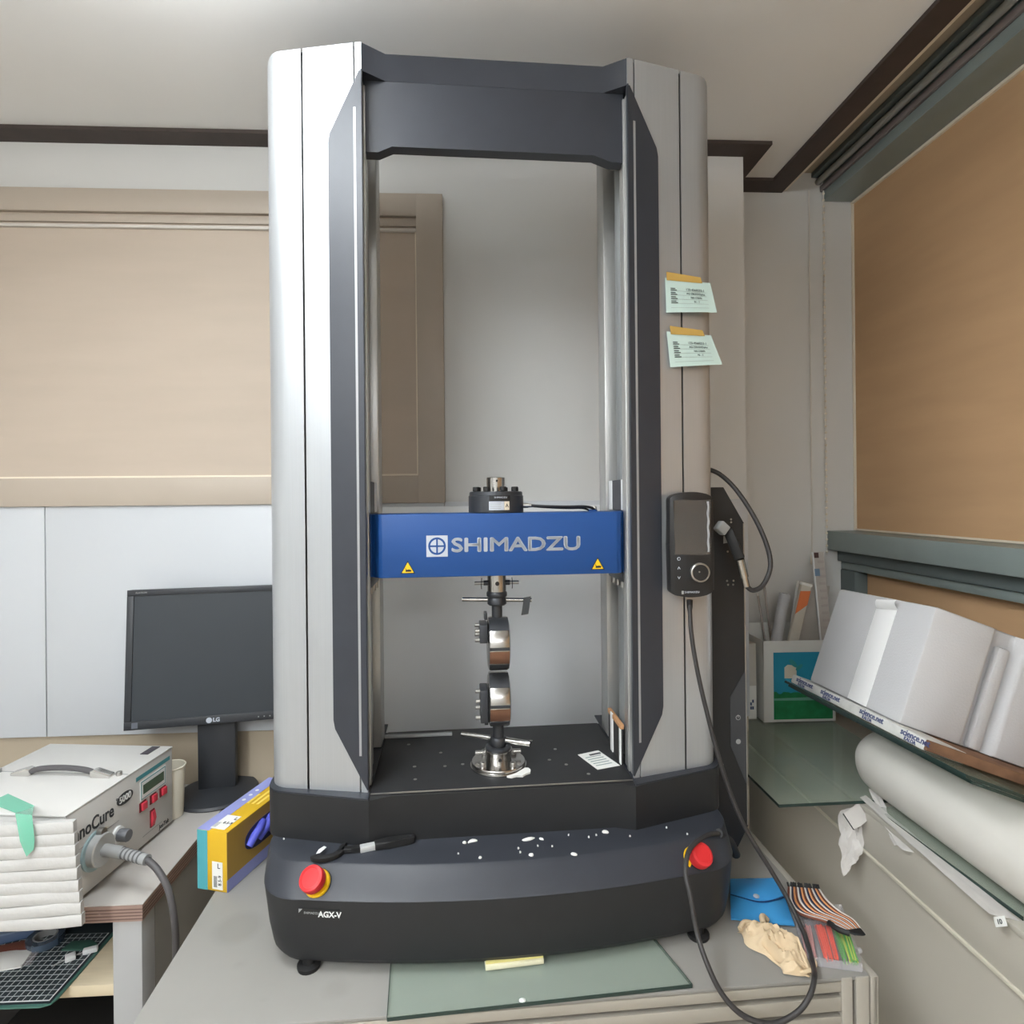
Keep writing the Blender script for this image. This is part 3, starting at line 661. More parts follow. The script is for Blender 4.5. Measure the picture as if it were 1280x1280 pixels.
# ------------------------------------------------------------------ hand controller and notes on right column
t = thing('hand_controller', mw(*pp(1, 0.105, 0.034, 0.680)), MR + math.atan2(pdir.y, pdir.x) - R(15), 'black hand controller with screen and dial hanging on the right column', 'controller')
W2, H2 = 0.0420, 0.099
po = []
for k in range(11):
    a = -1 + 0.2 * k; po.append((a * (W2 - 0.006), H2 - 0.006 + 0.006 * (1 - a * a)))
po = [(-W2, H2 - 0.012)] + po + [(W2, H2 - 0.012), (W2 + 0.0005, 0), (W2 + 0.0005, -H2 + 0.012)] + [(-x, -y) for x, y in po] + [(-W2, -H2 + 0.012), (-W2 - 0.0005, 0)]
po = po[::-1]
TF = facing((0, 0, 0), fx, fz)
MB().prism(po, -0.013, 0.010, TF, bev=0.003).build('housing', mat('controller_black', (30, 30, 31), 0.4, var=0.05), t)
sc = MB().prism([(-0.032, -0.018), (0.0345, -0.018), (0.0345, 0.083), (-0.0345, 0.083)], 0.010, 0.0107, TF).build('screen', screen_m, t)
MB().grid(lambda a, b: TF @ Vector((-0.034 + 0.069 * a + 0.001 * math.sin(b * 9), -0.019 + 0.103 * b + 0.001 * math.sin(a * 7), 0.0115 + 0.0012 * math.sin(3 * a + 8 * b) ** 2)), 8, 12, 0.0002).build('screen_film', film_m, sc)
MB().grid(lambda a, b: TF @ Vector((0.0285 + 0.004 * a + 0.0006 * math.sin(b * 23), -0.014 + 0.095 * b, 0.0130 + 0.0015 * math.sin(a * 3 + b * 30) * 0.5)), 3, 24, 0.0002).build('film_fold', mat('film_fold', (190, 192, 196), 0.2, alpha=0.55), sc)
dl = MB().lathe([(0.0182, 0), (0.0182, 0.006), (0.0168, 0.0072), (0.0154, 0.0072), (0.0149, 0.0058), (0, 0.0058)], rot=TF @ Matrix.Translation((0.0138, -0.052, 0.010)), seg=40).build('dial', steel_m, t)
MB().lathe([(0.0148, 0.0055), (0.0148, 0.0068), (0, 0.0072)], rot=TF @ Matrix.Translation((0.0138, -0.052, 0.010)), seg=40).build('dial_face', MATS['controller_black'], dl)
MB().lathe([(0.0016, 0.0065), (0.0016, 0.0078)], rot=TF @ Matrix.Translation((0.0112, -0.0505, 0.010)), seg=10).build('dial_dot', steel_m, dl)
k = MB().lathe([(0.0035, 0), (0.0035, 0.0006)], rot=TF @ Matrix.Translation((-0.0252, -0.0262, 0.010)), seg=6).build('key', greypr_m, t)
MB().lathe([(0.0022, 0.0005), (0.0022, 0.0009)], rot=TF @ Matrix.Translation((-0.0252, -0.0262, 0.010)), seg=6).build('key_centre', rubber_m, k)
for z, s_ in ((-0.0435, 1), (-0.0615, -1)):
    MB().prism([(-0.0280, -0.0018 * s_ + z), (-0.0272, -0.0026 * s_ + z), (-0.0252, 0.0008 * s_ + z), (-0.0232, -0.0026 * s_ + z), (-0.0224, -0.0018 * s_ + z), (-0.0252, 0.0030 * s_ + z)], 0.010, 0.0106, TF).build('key', greypr_m, t)
MB().prism([(-0.0205, -0.0925), (-0.0165, -0.0925), (-0.0165, -0.0865), (-0.0205, -0.0865)], 0.010, 0.0105, TF).build('emblem', grey_m, t)
text('SHIMADZU', 0.0052, 'maker_lettering', greypr_m, t, TF @ Matrix.Translation((-0.0150, -0.0893, 0.0103)), sx=1.1)
MB().prism([(-0.030, -0.07), (0.02, -0.07), (0.02, 0.06), (-0.03, 0.06)], -0.024, -0.013, TF).build('mounting_plate', grey_m, t)
def note(name, quad, label, tape, code):
    P = [pp(1, s_, 0.0035 + 0.0 * i, w_) for i, (s_, w_) in enumerate(quad)]      # tl tr br bl
    P[1] += Vector((0.002, -0.004, 0)); P[2] += Vector((0.004, -0.014, 0)); P[3] += Vector((0, -0.003, 0))
    o = thing(name, mw(*P[3]), MR, label, 'note', 'mint notes taped on the right column')
    B = P[3].copy()
    P = [p - B for p in P]
    f = lambda a, b: (P[0] * (1 - a) + P[1] * a) * (1 - b) + (P[3] * (1 - a) + P[2] * a) * b + Vector((0, -0.002 * math.sin(math.pi * a) * b, 0))
    MB().grid(f, 8, 8, 0.0004).build('sheet', mint_m, o)
    ex = (P[1] - P[0]).normalized(); ez = (P[0] - P[3]).normalized(); nn = ex.cross(ez).normalized()
    wd = (P[1] - P[0]).length; hd = (P[0] - P[3]).length
    tl = [f(tape[0], -0.17), f(tape[1], -0.15), f(tape[1] + 0.01, 0.045), f(tape[0], 0.07)]
    MB().grid(lambda a, b: (tl[0] * (1 - a) + tl[1] * a) * (1 - b) + (tl[3] * (1 - a) + tl[2] * a) * b + nn * 0.0012, 4, 2, 0.0003).build('tape_strip', mask_m, o)
    inx = lambda a, b: f(a, b) + nn * 0.0016
    for r_ in range(5):
        b = 0.36 + 0.125 * r_
        MB().grid(lambda aa, bb: inx(0.09 + 0.76 * aa, b + 0.008 * bb), 6, 1, 0.0001).build('ruled_line', mat('ruled_grey', (150, 162, 160), 0.8), o)
        if r_ < 4:
            body = (code, 'AG-20KNXDplus', 'I305-578096', 'N - 1' if code.endswith('1') else '5')[r_]
            tm = facing(inx(0.62, b - 0.055), (f(0.7, b) - f(0.5, b)), (f(0.6, b - 0.1) - f(0.6, b)))
            text(body, (0.0066, 0.0056, 0.0048, 0.0056)[r_], 'typed_line', ink_m, o, tm, align='CENTER', depth=0.0001)
            for q in range(2):
                bb0 = b - 0.075 + 0.05 * q
                MB().grid(lambda aa, bb: inx(0.10 + (0.13 if q else 0.10) * aa, bb0 + 0.022 * bb), 2, 1, 0.0001).build('typed_line', MATS['ink'], o)
    return o
note('paper_note', [(0.0755, 1.192), (0.174, 1.190), (0.182, 1.130), (0.0766, 1.124)], 'upper mint note taped to the silver right column', (0.03, 0.80), '123-4568253-1')
note('paper_note', [(0.078, 1.0885), (0.175, 1.087), (0.193, 1.029), (0.0843, 1.0194)], 'lower mint note taped to the silver right column, with a curled corner', (0.08, 0.83), '123-4568253-1')

# cables of the controller and connector
t = thing('controller_cable', at(862, 752, 1.135), 0, 'long black controller cable looping over the bench front by the right red button', 'cable')
pts = [at(862, 750, 1.128), at(864, 790, 1.118), at(872, 840, 1.108), at(886, 900, 1.098), at(901, 955, 1.092), at(920, 1010, 1.088), at(940, 1050, 1.082), at(965, 1090, 1.07), at(988, 1130, 1.045),
       at(1006, 1170, 1.0), at(1016, 1205, 0.948), at(1018, 1222, 0.905), at(1012, 1245, 0.885), at(996, 1266, 0.878), at(965, 1280, 0.876), at(930, 1270, 0.882), at(903, 1243, 0.895),
       at(884, 1205, 0.915), at(871, 1165, 0.945), at(863, 1120, 0.965), at(857, 1090, 0.985), at(862, 1062, 1.015), at(880, 1046, 1.050), at(898, 1042, 1.085), at(912, 1052, 1.125), at(920, 1068, 1.150)]
o0 = t.location.copy()
MB().tube([p - o0 for p in pts], 0.0042, 10).build('sheath', cable_m, t)
MB().lathe([(0.006, 0), (0.0055, -0.014), (0.004, -0.022)], pts[0] - o0, seg=12).build('strain_relief', rubber_m, t)
MB().tube([pts[-3] - o0, pts[-2] - o0, pts[-1] - o0], 0.0085, 10).build('sleeve', rubber_m, t)
t = thing('connector_cable', at(922, 700, 1.19), 0, 'black cable with metal plug curving beside the switch panel', 'cable')
o0 = t.location.copy()
pts = [at(884, 586, 1.26), at(900, 593, 1.255), at(920, 612, 1.24), at(942, 645, 1.22), at(958, 680, 1.205), at(963, 708, 1.198), at(954, 731, 1.193), at(941, 738, 1.19), at(932, 731, 1.19)]
MB().tube([p - o0 for p in pts], 0.0050, 10).build('sheath', cable_m, t)
a, b = at(933, 733, 1.19) - o0, at(925, 699, 1.185) - o0
MB().rod(a, a + (b - a) * 0.35, 0.0068, 16).build('plug_nut', nickel_m, t)
MB().rod(a + (b - a) * 0.35, b, 0.0084, 16).build('plug_shell', nickel_m, t)
c = at(910, 662, 1.196) - o0
mb = MB(); mb.box((b + c) / 2, (0.020, 0.014, (c - b).length), 0.003, (Vector(c - b)).to_track_quat('Z', 'X').to_matrix()); mb.build('socket_block', rubber_m, t)
MB().box(at(902, 660, 1.19) - o0, (0.022, 0.02, 0.022), 0.003, (0.0, 0.7, 0.2)).build('clamp', grey_m, t)

# ------------------------------------------------------------------ small things on the machine
def on_ledge(u, v, label, cat, name='plaster_chip'):
    return None
chips = [(-0.060, 0.066, 0.020, 0.007, 0.3, 'curved white chip behind the wrench end, left of the row on the base ledge'),
         (-0.074, 0.062, 0.007, 0.006, 0.0, 'small white chip beside the curved chip on the base ledge'),
         (0.0405, 0.060, 0.026, 0.009, 0.25, 'largest flat white chip at the middle of the base ledge'),
         (0.064, 0.058, 0.010, 0.003, -0.6, 'thin white sliver right of the largest chip'),
         (0.183, 0.068, 0.013, 0.009, -0.3, 'rounded white chip near the right end of the base ledge'),
         (0.040, 0.012, 0.009, 0.007, 0.1, 'small white chip in front of the largest chip'),
         (0.113, 0.006, 0.011, 0.007, -0.3, 'white chip near the front edge, right of centre on the base ledge'),
         (-0.048, 0.014, 0.006, 0.005, 0.1, 'small white chip near the front edge, left of centre')]
random.seed(11)
def chip(L, W, arc=0.0):
    n = 9; pts = []
    for k in range(n):
        a = 2 * math.pi * k / n; rr = 0.75 + 0.35 * random.random()
        x = L / 2 * math.cos(a) * rr; y = W / 2 * math.sin(a) * rr
        pts.append((x, y + arc * x * x))
    mb = MB(); top = [Vector((x * 0.7, y * 0.7 + 0.0005, 0.0028)) for x, y in pts]; bot = [Vector((x, y, 0)) for x, y in pts]; mid = [Vector((x, y, 0.0016)) for x, y in pts]
    return mb.loft([bot, mid, top])
for i, (u, v, L, W, r_, lab) in enumerate(chips):
    o = chip(L, W, -30 if i == 0 else 0).build('plaster_chip', paper_m); o.location = mw(u, v, LED + 0.0003); o.rotation_euler = (0, 0, MR + r_)
    tag(o, lab, 'chip', 'white chips on the base ledge')
specks = [(0.055, 0.038), (0.022, 0.022), (0.020, 0.034), (-0.085, 0.03), (0.150, 0.055), (0.165, 0.060), (0.225, 0.05), (0.30, 0.07), (-0.40, 0.11), (-0.235, 0.062), (0.115, 0.066), (0.08, 0.034), (0.33, 0.045)]
s0 = None
for u, v in specks:
    if s0 is None: s0 = o = chip(0.0035, 0.003).build('plaster_speck', paper_m)
    else: o = bpy.data.objects.new('plaster_speck', s0.data); COL.objects.link(o)
    o.location = mw(u, v, LED + 0.0002); o.rotation_euler = (0, 0, u * 40)
    tag(o, 'tiny white speck of plaster on the black base ledge', 'speck', 'specks on the base ledge')
# wrench lying on the ledge
WR = mw(-0.3365, 0.028, LED + 0.0005); WE = mw(-0.160, 0.074, LED + 0.0005)
d = WE - WR; L = d.length
t = thing('hook_wrench', WR, math.atan2(d.y, d.x), 'black pin wrench with silver band lying on the left of the base ledge', 'wrench')
hook = []
for k in range(13):
    a = -2.7 + 2.9 * k / 12; hook.append((0.030 + 0.031 * math.cos(a), 0.020 + 0.026 * math.sin(a)))
inn = []
for k in range(13):
    a = 0.2 - 2.9 * k / 12; inn.append((0.030 + 0.022 * math.cos(a), 0.021 + 0.018 * math.sin(a)))
MB().prism(hook + [(0.066, 0.030), (0.058, 0.030)] + inn, 0, 0.008, bev=0.0012).build('jaw', rubber_m, t)
MB().prism([(0.052, 0.010), (0.070, 0.006), (0.090, 0.002), (0.115, 0.001), (0.115, 0.011), (0.092, 0.012), (0.072, 0.017), (0.058, 0.022)], 0, 0.008, bev=0.0012).build('shank', rubber_m, t)
MB().box((0.098, 0.006, 0.0050), (0.026, 0.0125, 0.0098), 0.001).build('band', mat('silver_band', (206, 208, 208), 0.35, metal=0.3), t)
MB().prism([(0.110, -0.002), (0.135, -0.004), (0.165, -0.004), (L - 0.004, -0.003), (L, 0.003), (L - 0.003, 0.008), (0.165, 0.011), (0.135, 0.014), (0.110, 0.013)], 0, 0.012, bev=0.002).build('handle', rubber_m, t)
MB().cyl((L - 0.010, 0.003, 0.0122), 0.0024, 0.0006, 'z', 12).build('hanging_hole', gun_m, t)
MB().prism([(0.012, 0.012), (0.018, 0.012), (0.030, 0.026), (0.026, 0.031), (0.017, 0.024)], 0.008, 0.0086).build('worn_patch', white_m, t)

def paper_card(pts, z, th, name, m, label, cat):
    c = sum((Vector((p[0], p[1], 0)) for p in pts), Vector()) / len(pts)
    o = MB().prism([(p[0] - c.x, p[1] - c.y) for p in pts], 0, th).build(name, m); o.location = (c.x, c.y, z); return tag(o, label, cat)
q = [mw(*p) for p in ((0.1615, 0.205, 0), (0.208, 0.221, 0), (0.234, 0.147, 0), (0.186, 0.134, 0))]
o = paper_card([(p.x, p.y) for p in q], BZ + TT + 0.0006, 0.0008, 'paper_card', paper_m, 'small white printed card lying on the black table near the right rail', 'card')
c = o.location
for k in range(6):
    a = 0.12 + 0.13 * k
    p0 = (q[0] * (1 - a) + q[3] * a); p1 = q[1] * (1 - a) + q[2] * a
    p0, p1 = p0.lerp(p1, 0.12), p0.lerp(p1, 0.85 if k != 0 else 0.95)
    e = (q[3] - q[0]) * (0.05 if k else 0.09)
    MB().prism([(v.x - c.x, v.y - c.y) for v in (p0 if k else p0.lerp(p1, 0.35), p1, p1 + e, (p0 if k else p0.lerp(p1, 0.35)) + e)][::-1], 0.0008, 0.0009).build('print_line', MATS['ruled_grey'] if k else ink_m, o)
# taped cardboard strip standing in the right column
t = mthing('cardboard_strip', 0.2420, 0.150, TT + 0.0005, 'brown cardboard strip bound with white tape standing against the right rail', 'cardboard')
MB().b2((-0.004, 0, 0), (0.0, 0.10, 0.070), 0.0005).build('dark_face', mat('black_card', (46, 44, 44), 0.7), t)
MB().b2((-0.006, 0.0, 0.070), (0.002, 0.10, 0.079), 0.001).build('top_edge', card_m, t)
MB().b2((-0.0055, 0.0, 0.0), (-0.0040, 0.012, 0.070)).build('white_tape', tapew_m, t)
MB().b2((-0.0065, 0.060, 0.0), (-0.0040, 0.076, 0.0795)).build('white_tape', tapew_m, t)

# ------------------------------------------------------------------ things on the bench
q = [onz(488, 1213, BZ + .006), onz(484, 1272, BZ + .006), onz(865, 1230, BZ + .006), onz(828, 1185, BZ + .006)]
q[0] = q[0] + (q[0] - q[1]) * 0.9; q[3] = q[3] + (q[3] - q[2]) * 0.9
t = thing('glass_sheet', (q[1].x, q[1].y, BZ + 0.0008), 0, 'green tinted glass sheet lying on the bench under the machine front', 'glass sheet')
loc = [(p.x - q[1].x, p.y - q[1].y) for p in q]
MB().prism(loc[::-1], 0, 0.005).build('pane', glass_m, t)
e0, e1 = Vector(loc[1]), Vector(loc[2]); 
def strip(a, b, wd, z0, z1, name, m, par):
    a, b = Vector(a), Vector(b); n = Vector(((b - a).y, -(b - a).x)).normalized() * wd
    return MB().prism([a, b, b + n, a + n], z0, z1).build(name, m, par)
strip(loc[1], loc[2], 0.0012, 0.0, 0.0052, 'polished_edge', glassed_m, t)
strip(loc[2], loc[3], 0.0008, 0.0, 0.0052, 'polished_edge', glassed_m, t)
strip(loc[0], loc[1], 0.0008, 0.0, 0.0052, 'polished_edge', glassed_m, t)
p = onz(653, 1252, BZ + .006)
o = MB().sphere((0, 0, 0.002), 0.004, (1.4, 1, 0.6), 10).build('plaster_speck', mat('clear_drop', (220, 224, 222), 0.2)); o.location = (p.x, p.y, BZ + 0.006); tag(o, 'small clear drop on the glass sheet near its front edge', 'drop')
a, b = onz(607, 1212, BZ + .009), onz(680, 1203, BZ + .009); d = b - a
t = thing('foam_bar', (a.x, a.y, BZ + 0.0062), math.atan2(d.y, d.x), 'pale yellow foam bar wedged under the front of the machine', 'bar')
MB().b2((0, 0, 0), (d.length, 0.035, 0.0075), 0.001).build('lower_layer', mat('pale_yellow_foam', (224, 220, 190), 0.7), t)
MB().b2((0.001, 0.004, 0.0075), (d.length, 0.035, 0.0105), 0.0006).build('upper_layer', mat('yellow_foam', (222, 212, 138), 0.7), t)

# blue pouch
P4 = [onz(913, 1100, BZ + .004), onz(972, 1099, BZ + .004), onz(993, 1158, BZ + .004), onz(914, 1150, BZ + .004)]
t = thing('plastic_pouch', (P4[3].x, P4[3].y, BZ + 0.0008), 0, 'bright blue plastic pouch with snap flap beside the machine base', 'pouch')
B = t.location.copy(); P4 = [Vector((p.x - B.x, p.y - B.y, 0)) for p in P4]
bl = lambda a, b: (P4[3] * (1 - a) + P4[2] * a) * (1 - b) + (P4[0] * (1 - a) + P4[1] * a) * b
MB().grid(lambda a, b: bl(a, b) + Vector((0, 0, 0.003 + 0.012 * math.sin(math.pi * min(1, max(0, a))) * math.sin(math.pi * b) + 0.002 * noise.noise(Vector((a * 6, b * 6, 0))))), 16, 16, -0.0025).build('body', pouch_m, t)
def flap(a, b):
    lo = 0.56 - 0.26 * math.sin(math.pi * a)
    bb = lo + (1.0 - lo) * b
    return bl(a, bb) + Vector((0, 0, 0.0058 + 0.012 * math.sin(math.pi * a) * math.sin(math.pi * bb) + 0.004 * (1 - b)))
MB().grid(flap, 16, 10, 0.0012).build('flap', mat('blue_flap', (64, 152, 216), 0.35, var=0.04), t)
MB().tube([flap(k / 10, 0) + Vector((0, -0.0012, -0.002)) for k in range(11)], 0.0012, 6, 2).build('flap_seam', mat('navy_seam', (24, 56, 100), 0.6), t)
MB().lathe([(0.0055, 0), (0.0055, 0.002), (0.003, 0.003), (0, 0.003)], flap(0.45, 0.08) + Vector((0, 0, 0.001)), seg=16).build('snap', greypr_m, t)

# crumpled latex glove
random.seed(5)
c = onz(968, 1182, BZ + .01)
t = thing('latex_glove', (c.x, c.y, BZ + 0.0005), R(-52), 'crumpled cream latex glove on the bench in front of the blue pouch', 'glove')
def crumpled_skin(a, b):
    x = -0.062 + 0.124 * a; th = 0.033 * max(0.25, 1 - abs(2 * a - 1.0) ** 3.2) * (1 + 0.18 * math.sin(a * 9)) * (0.85 + 0.3 * a)
    y = th * (2 * b - 1) + 0.006 * math.sin(a * 5)
    q_ = Vector((a * 2.2, b * 3.4, 1.7))
    edge = min(1.0, 4.5 * min(a, 1 - a, b, 1 - b))
    rid = (1 - abs(noise.noise(q_ * 1.6)) * 2.6) * 0.014 + (1 - abs(noise.noise(q_ * 3.1 + Vector((4, 4, 4)))) * 2.4) * 0.008
    return Vector((x + 0.006 * noise.noise(q_ * 3), y + 0.005 * noise.noise(q_ * 3 + Vector((9, 0, 0))), 0.002 + edge * max(0.0, 0.013 + rid)))
MB().grid(crumpled_skin, 64, 44).build('palm', latex_m, t, 50)
MB().tube([(-0.030, 0.022, 0.02), (-0.038, 0.033, 0.022), (-0.040, 0.043, 0.018), (-0.037, 0.050, 0.010)], 0.0050, 8).build('finger', latex_m, t)
MB().tube([(-0.060, -0.004, 0.008), (-0.060, 0.012, 0.012), (-0.050, 0.024, 0.010)], 0.0042, 8).build('finger', latex_m, t)
MB().tube([(0.052, -0.022, 0.006), (0.062, -0.010, 0.009), (0.064, 0.006, 0.010), (0.056, 0.022, 0.006)], 0.0030, 8).build('cuff', latex_m, t)

# clear case of jumper wires
P4 = [onz(992, 1142, BZ + .004), onz(1052, 1138, BZ + .004), onz(1078, 1213, BZ + .004), onz(1004, 1203, BZ + .004)]
B = Vector((P4[3].x, P4[3].y, BZ + 0.0008))
t = thing('wire_case', B, 0, 'clear plastic case of sorted red and green jumper wires on the bench corner', 'case')
P4 = [Vector((p.x - B.x, p.y - B.y, 0)) for p in P4]
bl2 = lambda a, b, z=0: (P4[3] * (1 - a) + P4[2] * a) * (1 - b) + (P4[0] * (1 - a) + P4[1] * a) * b + Vector((0, 0, z))
MB().loft([[bl2(0, 0), bl2(1, 0), bl2(1, 1), bl2(0, 1)], [bl2(0, 0, .0012), bl2(1, 0, .0012), bl2(1, 1, .0012), bl2(0, 1, .0012)]]).build('tray_floor', clear_m, t)
for a0, b0_, a1, b1_ in ((0, 0, 1, 0), (1, 0, 1, 1), (1, 1, 0, 1), (0, 1, 0, 0), (0.34, 0, 0.34, 1), (0.66, 0, 0.66, 1), (0.02, 0.72, 0.98, 0.72)):
    p0, p1 = bl2(a0, b0_), bl2(a1, b1_); n = Vector((-(p1 - p0).y, (p1 - p0).x, 0)).normalized() * 0.0006
    MB().loft([[p0 - n, p1 - n, p1 + n, p0 + n], [p + Vector((0, 0, 0.014)) for p in (p0 - n, p1 - n, p1 + n, p0 + n)]]).build('divider', clear_m, t)
MB().loft([[bl2(0, 0, .014), bl2(1, 0, .014), bl2(1, 1, .014), bl2(0, 1, .014)], [bl2(0, 0, .0152), bl2(1, 0, .0152), bl2(1, 1, .0152), bl2(0, 1, .0152)]]).build('case_lid', mat('clear_lid', (235, 232, 235), 0.1, alpha=0.07), t)
random.seed(21)
for cell, (a0, a1), cols, n in ((0, (0.38, 0.62), (orange_m,), 26), (1, (0.70, 0.96), (green_m, green_m, ygreen_m), 24), (2, (0.05, 0.30), (mat('pink_wire', (214, 150, 146), 0.5),), 14)):
    for k in range(n):
        a = a0 + (a1 - a0) * random.random(); da = 0.05 * (random.random() - 0.5); z = 0.003 + 0.009 * random.random()
        MB().tube([bl2(a, 0.07, z), bl2(a + da, 0.35, z + 0.001), bl2(a + da * 1.6, 0.66, z)], 0.0010, 5, 1).build('jumper_wire', cols[k % len(cols)], t)
for x in (0.97, 1.0):
    pass
for (px, py), lab in (((1074, 1188), 'small clear latch knob at the right side of the wire case'),):
    p = onz(px, py, BZ + .008)
    MB().sphere(p - B, 0.005, seg=10).build('latch', clear_m, t)
p = onz(1080, 1215, BZ + .002)
# ribbon of jumper cables
t = thing('ribbon_cable', onz(1000, 1125, BZ + 0.02), 0, 'striped ribbon of brown white and navy jumper cables draped over the wire case', 'ribbon cable')
B = t.location.copy()
Lft = [at(986, 1109, 1.135), at(987, 1128, 1.085), at(1000, 1142, 1.048), at(1032, 1152, 1.020), at(1057, 1163, 1.000)]
Rgt = [at(1024, 1112, 1.125), at(1034, 1126, 1.085), at(1050, 1140, 1.050), at(1066, 1150, 1.025), at(1075, 1161, 1.003)]
NW = 18
for k in range(NW):
    a = k / (NW - 1)
    pts = [l.lerp(r_, a) - B for l, r_ in zip(Lft, Rgt)]
    wq = MB().tube(pts, 0.0021, 6, 5).build('wire', wirebr[k % 4], t)
    u = (pts[0] - pts[1]).normalized()
    MB().rod(pts[0], pts[0] + u * 0.006 + Vector((random.uniform(-.003, .003), 0, 0.007)), 0.0019, 6).build('pin_housing', rubber_m, wq)
    u = (pts[-1] - pts[-2]).normalized()
    MB().rod(pts[-1], pts[-1] + u * 0.014, 0.0016, 6).build('pin_housing', rubber_m, wq)
MB().tube([at(1036, 1153, 1.015) - B, at(1048, 1162, 0.995) - B, at(1062, 1167, 0.985) - B], 0.0045, 6).build('black_wire', rubber_m, t)

# ------------------------------------------------------------------ left desk
DZ = 0.76
t = thing('desk', (-0.645, 1.174, 0), 0, 'white-topped desk with layered plywood edge and grey legs at the left', 'desk')
MB().b2((-1.55, 0.0005, DZ - 0.002), (0.0, 0.49, DZ), 0.0008).build('desk_top', desk_m, t)
ed = MB().b2((-1.55, 0.0, DZ - 0.032), (-0.0005, 0.49, DZ - 0.0022)).build('edge_core', ply_m, t)
for k in range(4): MB().b2((-1.55, -0.0008, DZ - 0.028 + 0.006 * k), (0.0003, 0.49, DZ - 0.0265 + 0.006 * k)).build('ply_layer', plyd_m, ed)
MB().b2((-0.058, 0.004, 0.0), (-0.004, 0.05, DZ - 0.032), 0.002).build('leg', leg_m, t)
MB().b2((-1.54, 0.004, 0.0), (-1.49, 0.05, DZ - 0.032), 0.002).build('leg', leg_m, t)
MB().b2((-0.022, 0.05, 0.20), (-0.004, 0.48, DZ - 0.033), 0.001).build('side_panel', mat('desk_side', (120, 116, 110), 0.5, var=0.06), t)
MB().b2((-1.48, 0.46, 0.0), (-0.03, 0.475, DZ - 0.033)).build('back_shade_panel', under_m, t)  # panel coloured near black for the shade under the desk
SZ = 0.588
MB().b2((-1.48, 0.03, SZ - 0.022), (-0.024, 0.458, SZ), 0.001).build('shelf_board', pine_m, t)
o = MB().b2((-0.42, -0.215, -0.14), (0.0, 0.215, 0.14), 0.004).build('shade_box', mat('shade_box_black', (40, 39, 38), 0.7), None); o.location = (-0.72, 1.42, 0.30)  # dark box added where there is only shade under the shelf
tag(o, 'dark box added to stand for the shade below the desk shelf', 'box')
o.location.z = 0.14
# cutting mat with printed grid
mm = bpy.data.materials.new('cutting_mat'); mm.use_nodes = True
nt = mm.node_tree; b = nt.nodes['Principled BSDF']; b.inputs['Roughness'].default_value = 0.5
tc = nt.nodes.new('ShaderNodeTexCoord'); sp = nt.nodes.new('ShaderNodeSeparateXYZ'); nt.links.new(tc.outputs['Object'], sp.inputs[0])
def line_mask(sock, pitch, width):
    a = nt.nodes.new('ShaderNodeMath'); a.operation = 'PINGPONG'; a.inputs[1].default_value = pitch / 2; nt.links.new(sock, a.inputs[0])
    l = nt.nodes.new('ShaderNodeMath'); l.operation = 'LESS_THAN'; l.inputs[1].default_value = width / 2; nt.links.new(a.outputs[0], l.inputs[0]); return l.outputs[0]
def mx(a, b_):
    n = nt.nodes.new('ShaderNodeMath'); n.operation = 'MAXIMUM'; nt.links.new(a, n.inputs[0]); nt.links.new(b_, n.inputs[1]); return n.outputs[0]
g = mx(line_mask(sp.outputs['X'], 0.0125, 0.0016), line_mask(sp.outputs['Y'], 0.0125, 0.0016))
mix = nt.nodes.new('ShaderNodeMix'); mix.data_type = 'RGBA'; nt.links.new(g, mix.inputs['Factor'])
mix.inputs['A'].default_value = lin((40, 50, 54)) + (1,); mix.inputs['B'].default_value = lin((186, 194, 196)) + (1,)
nt.links.new(mix.outputs['Result'], b.inputs['Base Color'])
MX1, MY0 = -0.800, 1.155
t = thing('cutting_mat', (MX1, MY0, SZ + 0.0005), R(-1), 'dark cutting mat with white printed grid on the desk shelf', 'mat')
MB().prism([(-0.45, 0), (-0.02, 0), (-0.005, 0.006), (0, 0.02), (0, 0.29), (-0.45, 0.29)], 0, 0.003).build('mat_edge', mat('mat_green', (70, 110, 100), 0.5), t)
MB().b2((-0.45, 0.006, 0.003), (-0.006, 0.29, 0.0034)).build('mat_surface', mat('mat_dark', (40, 50, 54), 0.5), t)
MB().b2((-0.45, 0.0125, 0.0034), (-0.0125, 0.1875, 0.0036)).build('mat_grid', mm, t)
MB().b2((-0.0135, 0.0115, 0.0034), (-0.0115, 0.1875, 0.0038)).build('border_line', white_m, t)
MB().b2((-0.45, 0.0115, 0.0034), (-0.0125, 0.0138, 0.0038)).build('border_line', white_m, t)
# things on the mat
z = SZ + 0.0045
c = onz(18, 1200, z)
t = thing('zip_bag', (c.x, c.y, z), R(12), 'white paper-labelled zip bag lying on the cutting mat', 'bag')
MB().grid(lambda a, b: Vector((-0.09 + 0.115 * a, -0.03 + 0.06 * b, 0.004 + 0.006 * math.sin(math.pi * a) * math.sin(math.pi * b))), 8, 8, 0.003).build('pouch', paper_m, t)
MB().grid(lambda a, b: Vector((0.022 + 0.018 * a, -0.028 + 0.058 * b, 0.004)), 3, 6, 0.001).build('clear_edge', clear_m, t)
for k in range(3): MB().b2((-0.075 + 0.012 * k, -0.015, 0.011), (-0.070 + 0.012 * k, 0.02, 0.0116)).build('print_line', grey_m, t)
c = onz(12, 1172, z)
t = thing('plastic_box', (c.x, c.y, z), R(20), 'flat translucent blue plastic box at the back of the cutting mat', 'box')
MB().b2((-0.10, -0.02, 0), (0.05, 0.035, 0.018), 0.003).build('body', mat('smoky_blue', (96, 116, 150), 0.3, alpha=0.8), t)
MB().b2((-0.101, -0.021, 0.018), (0.051, 0.036, 0.022), 0.002).build('lid', mat('smoky_lid', (128, 146, 172), 0.25, alpha=0.8), t)
c = onz(20, 1186, z)
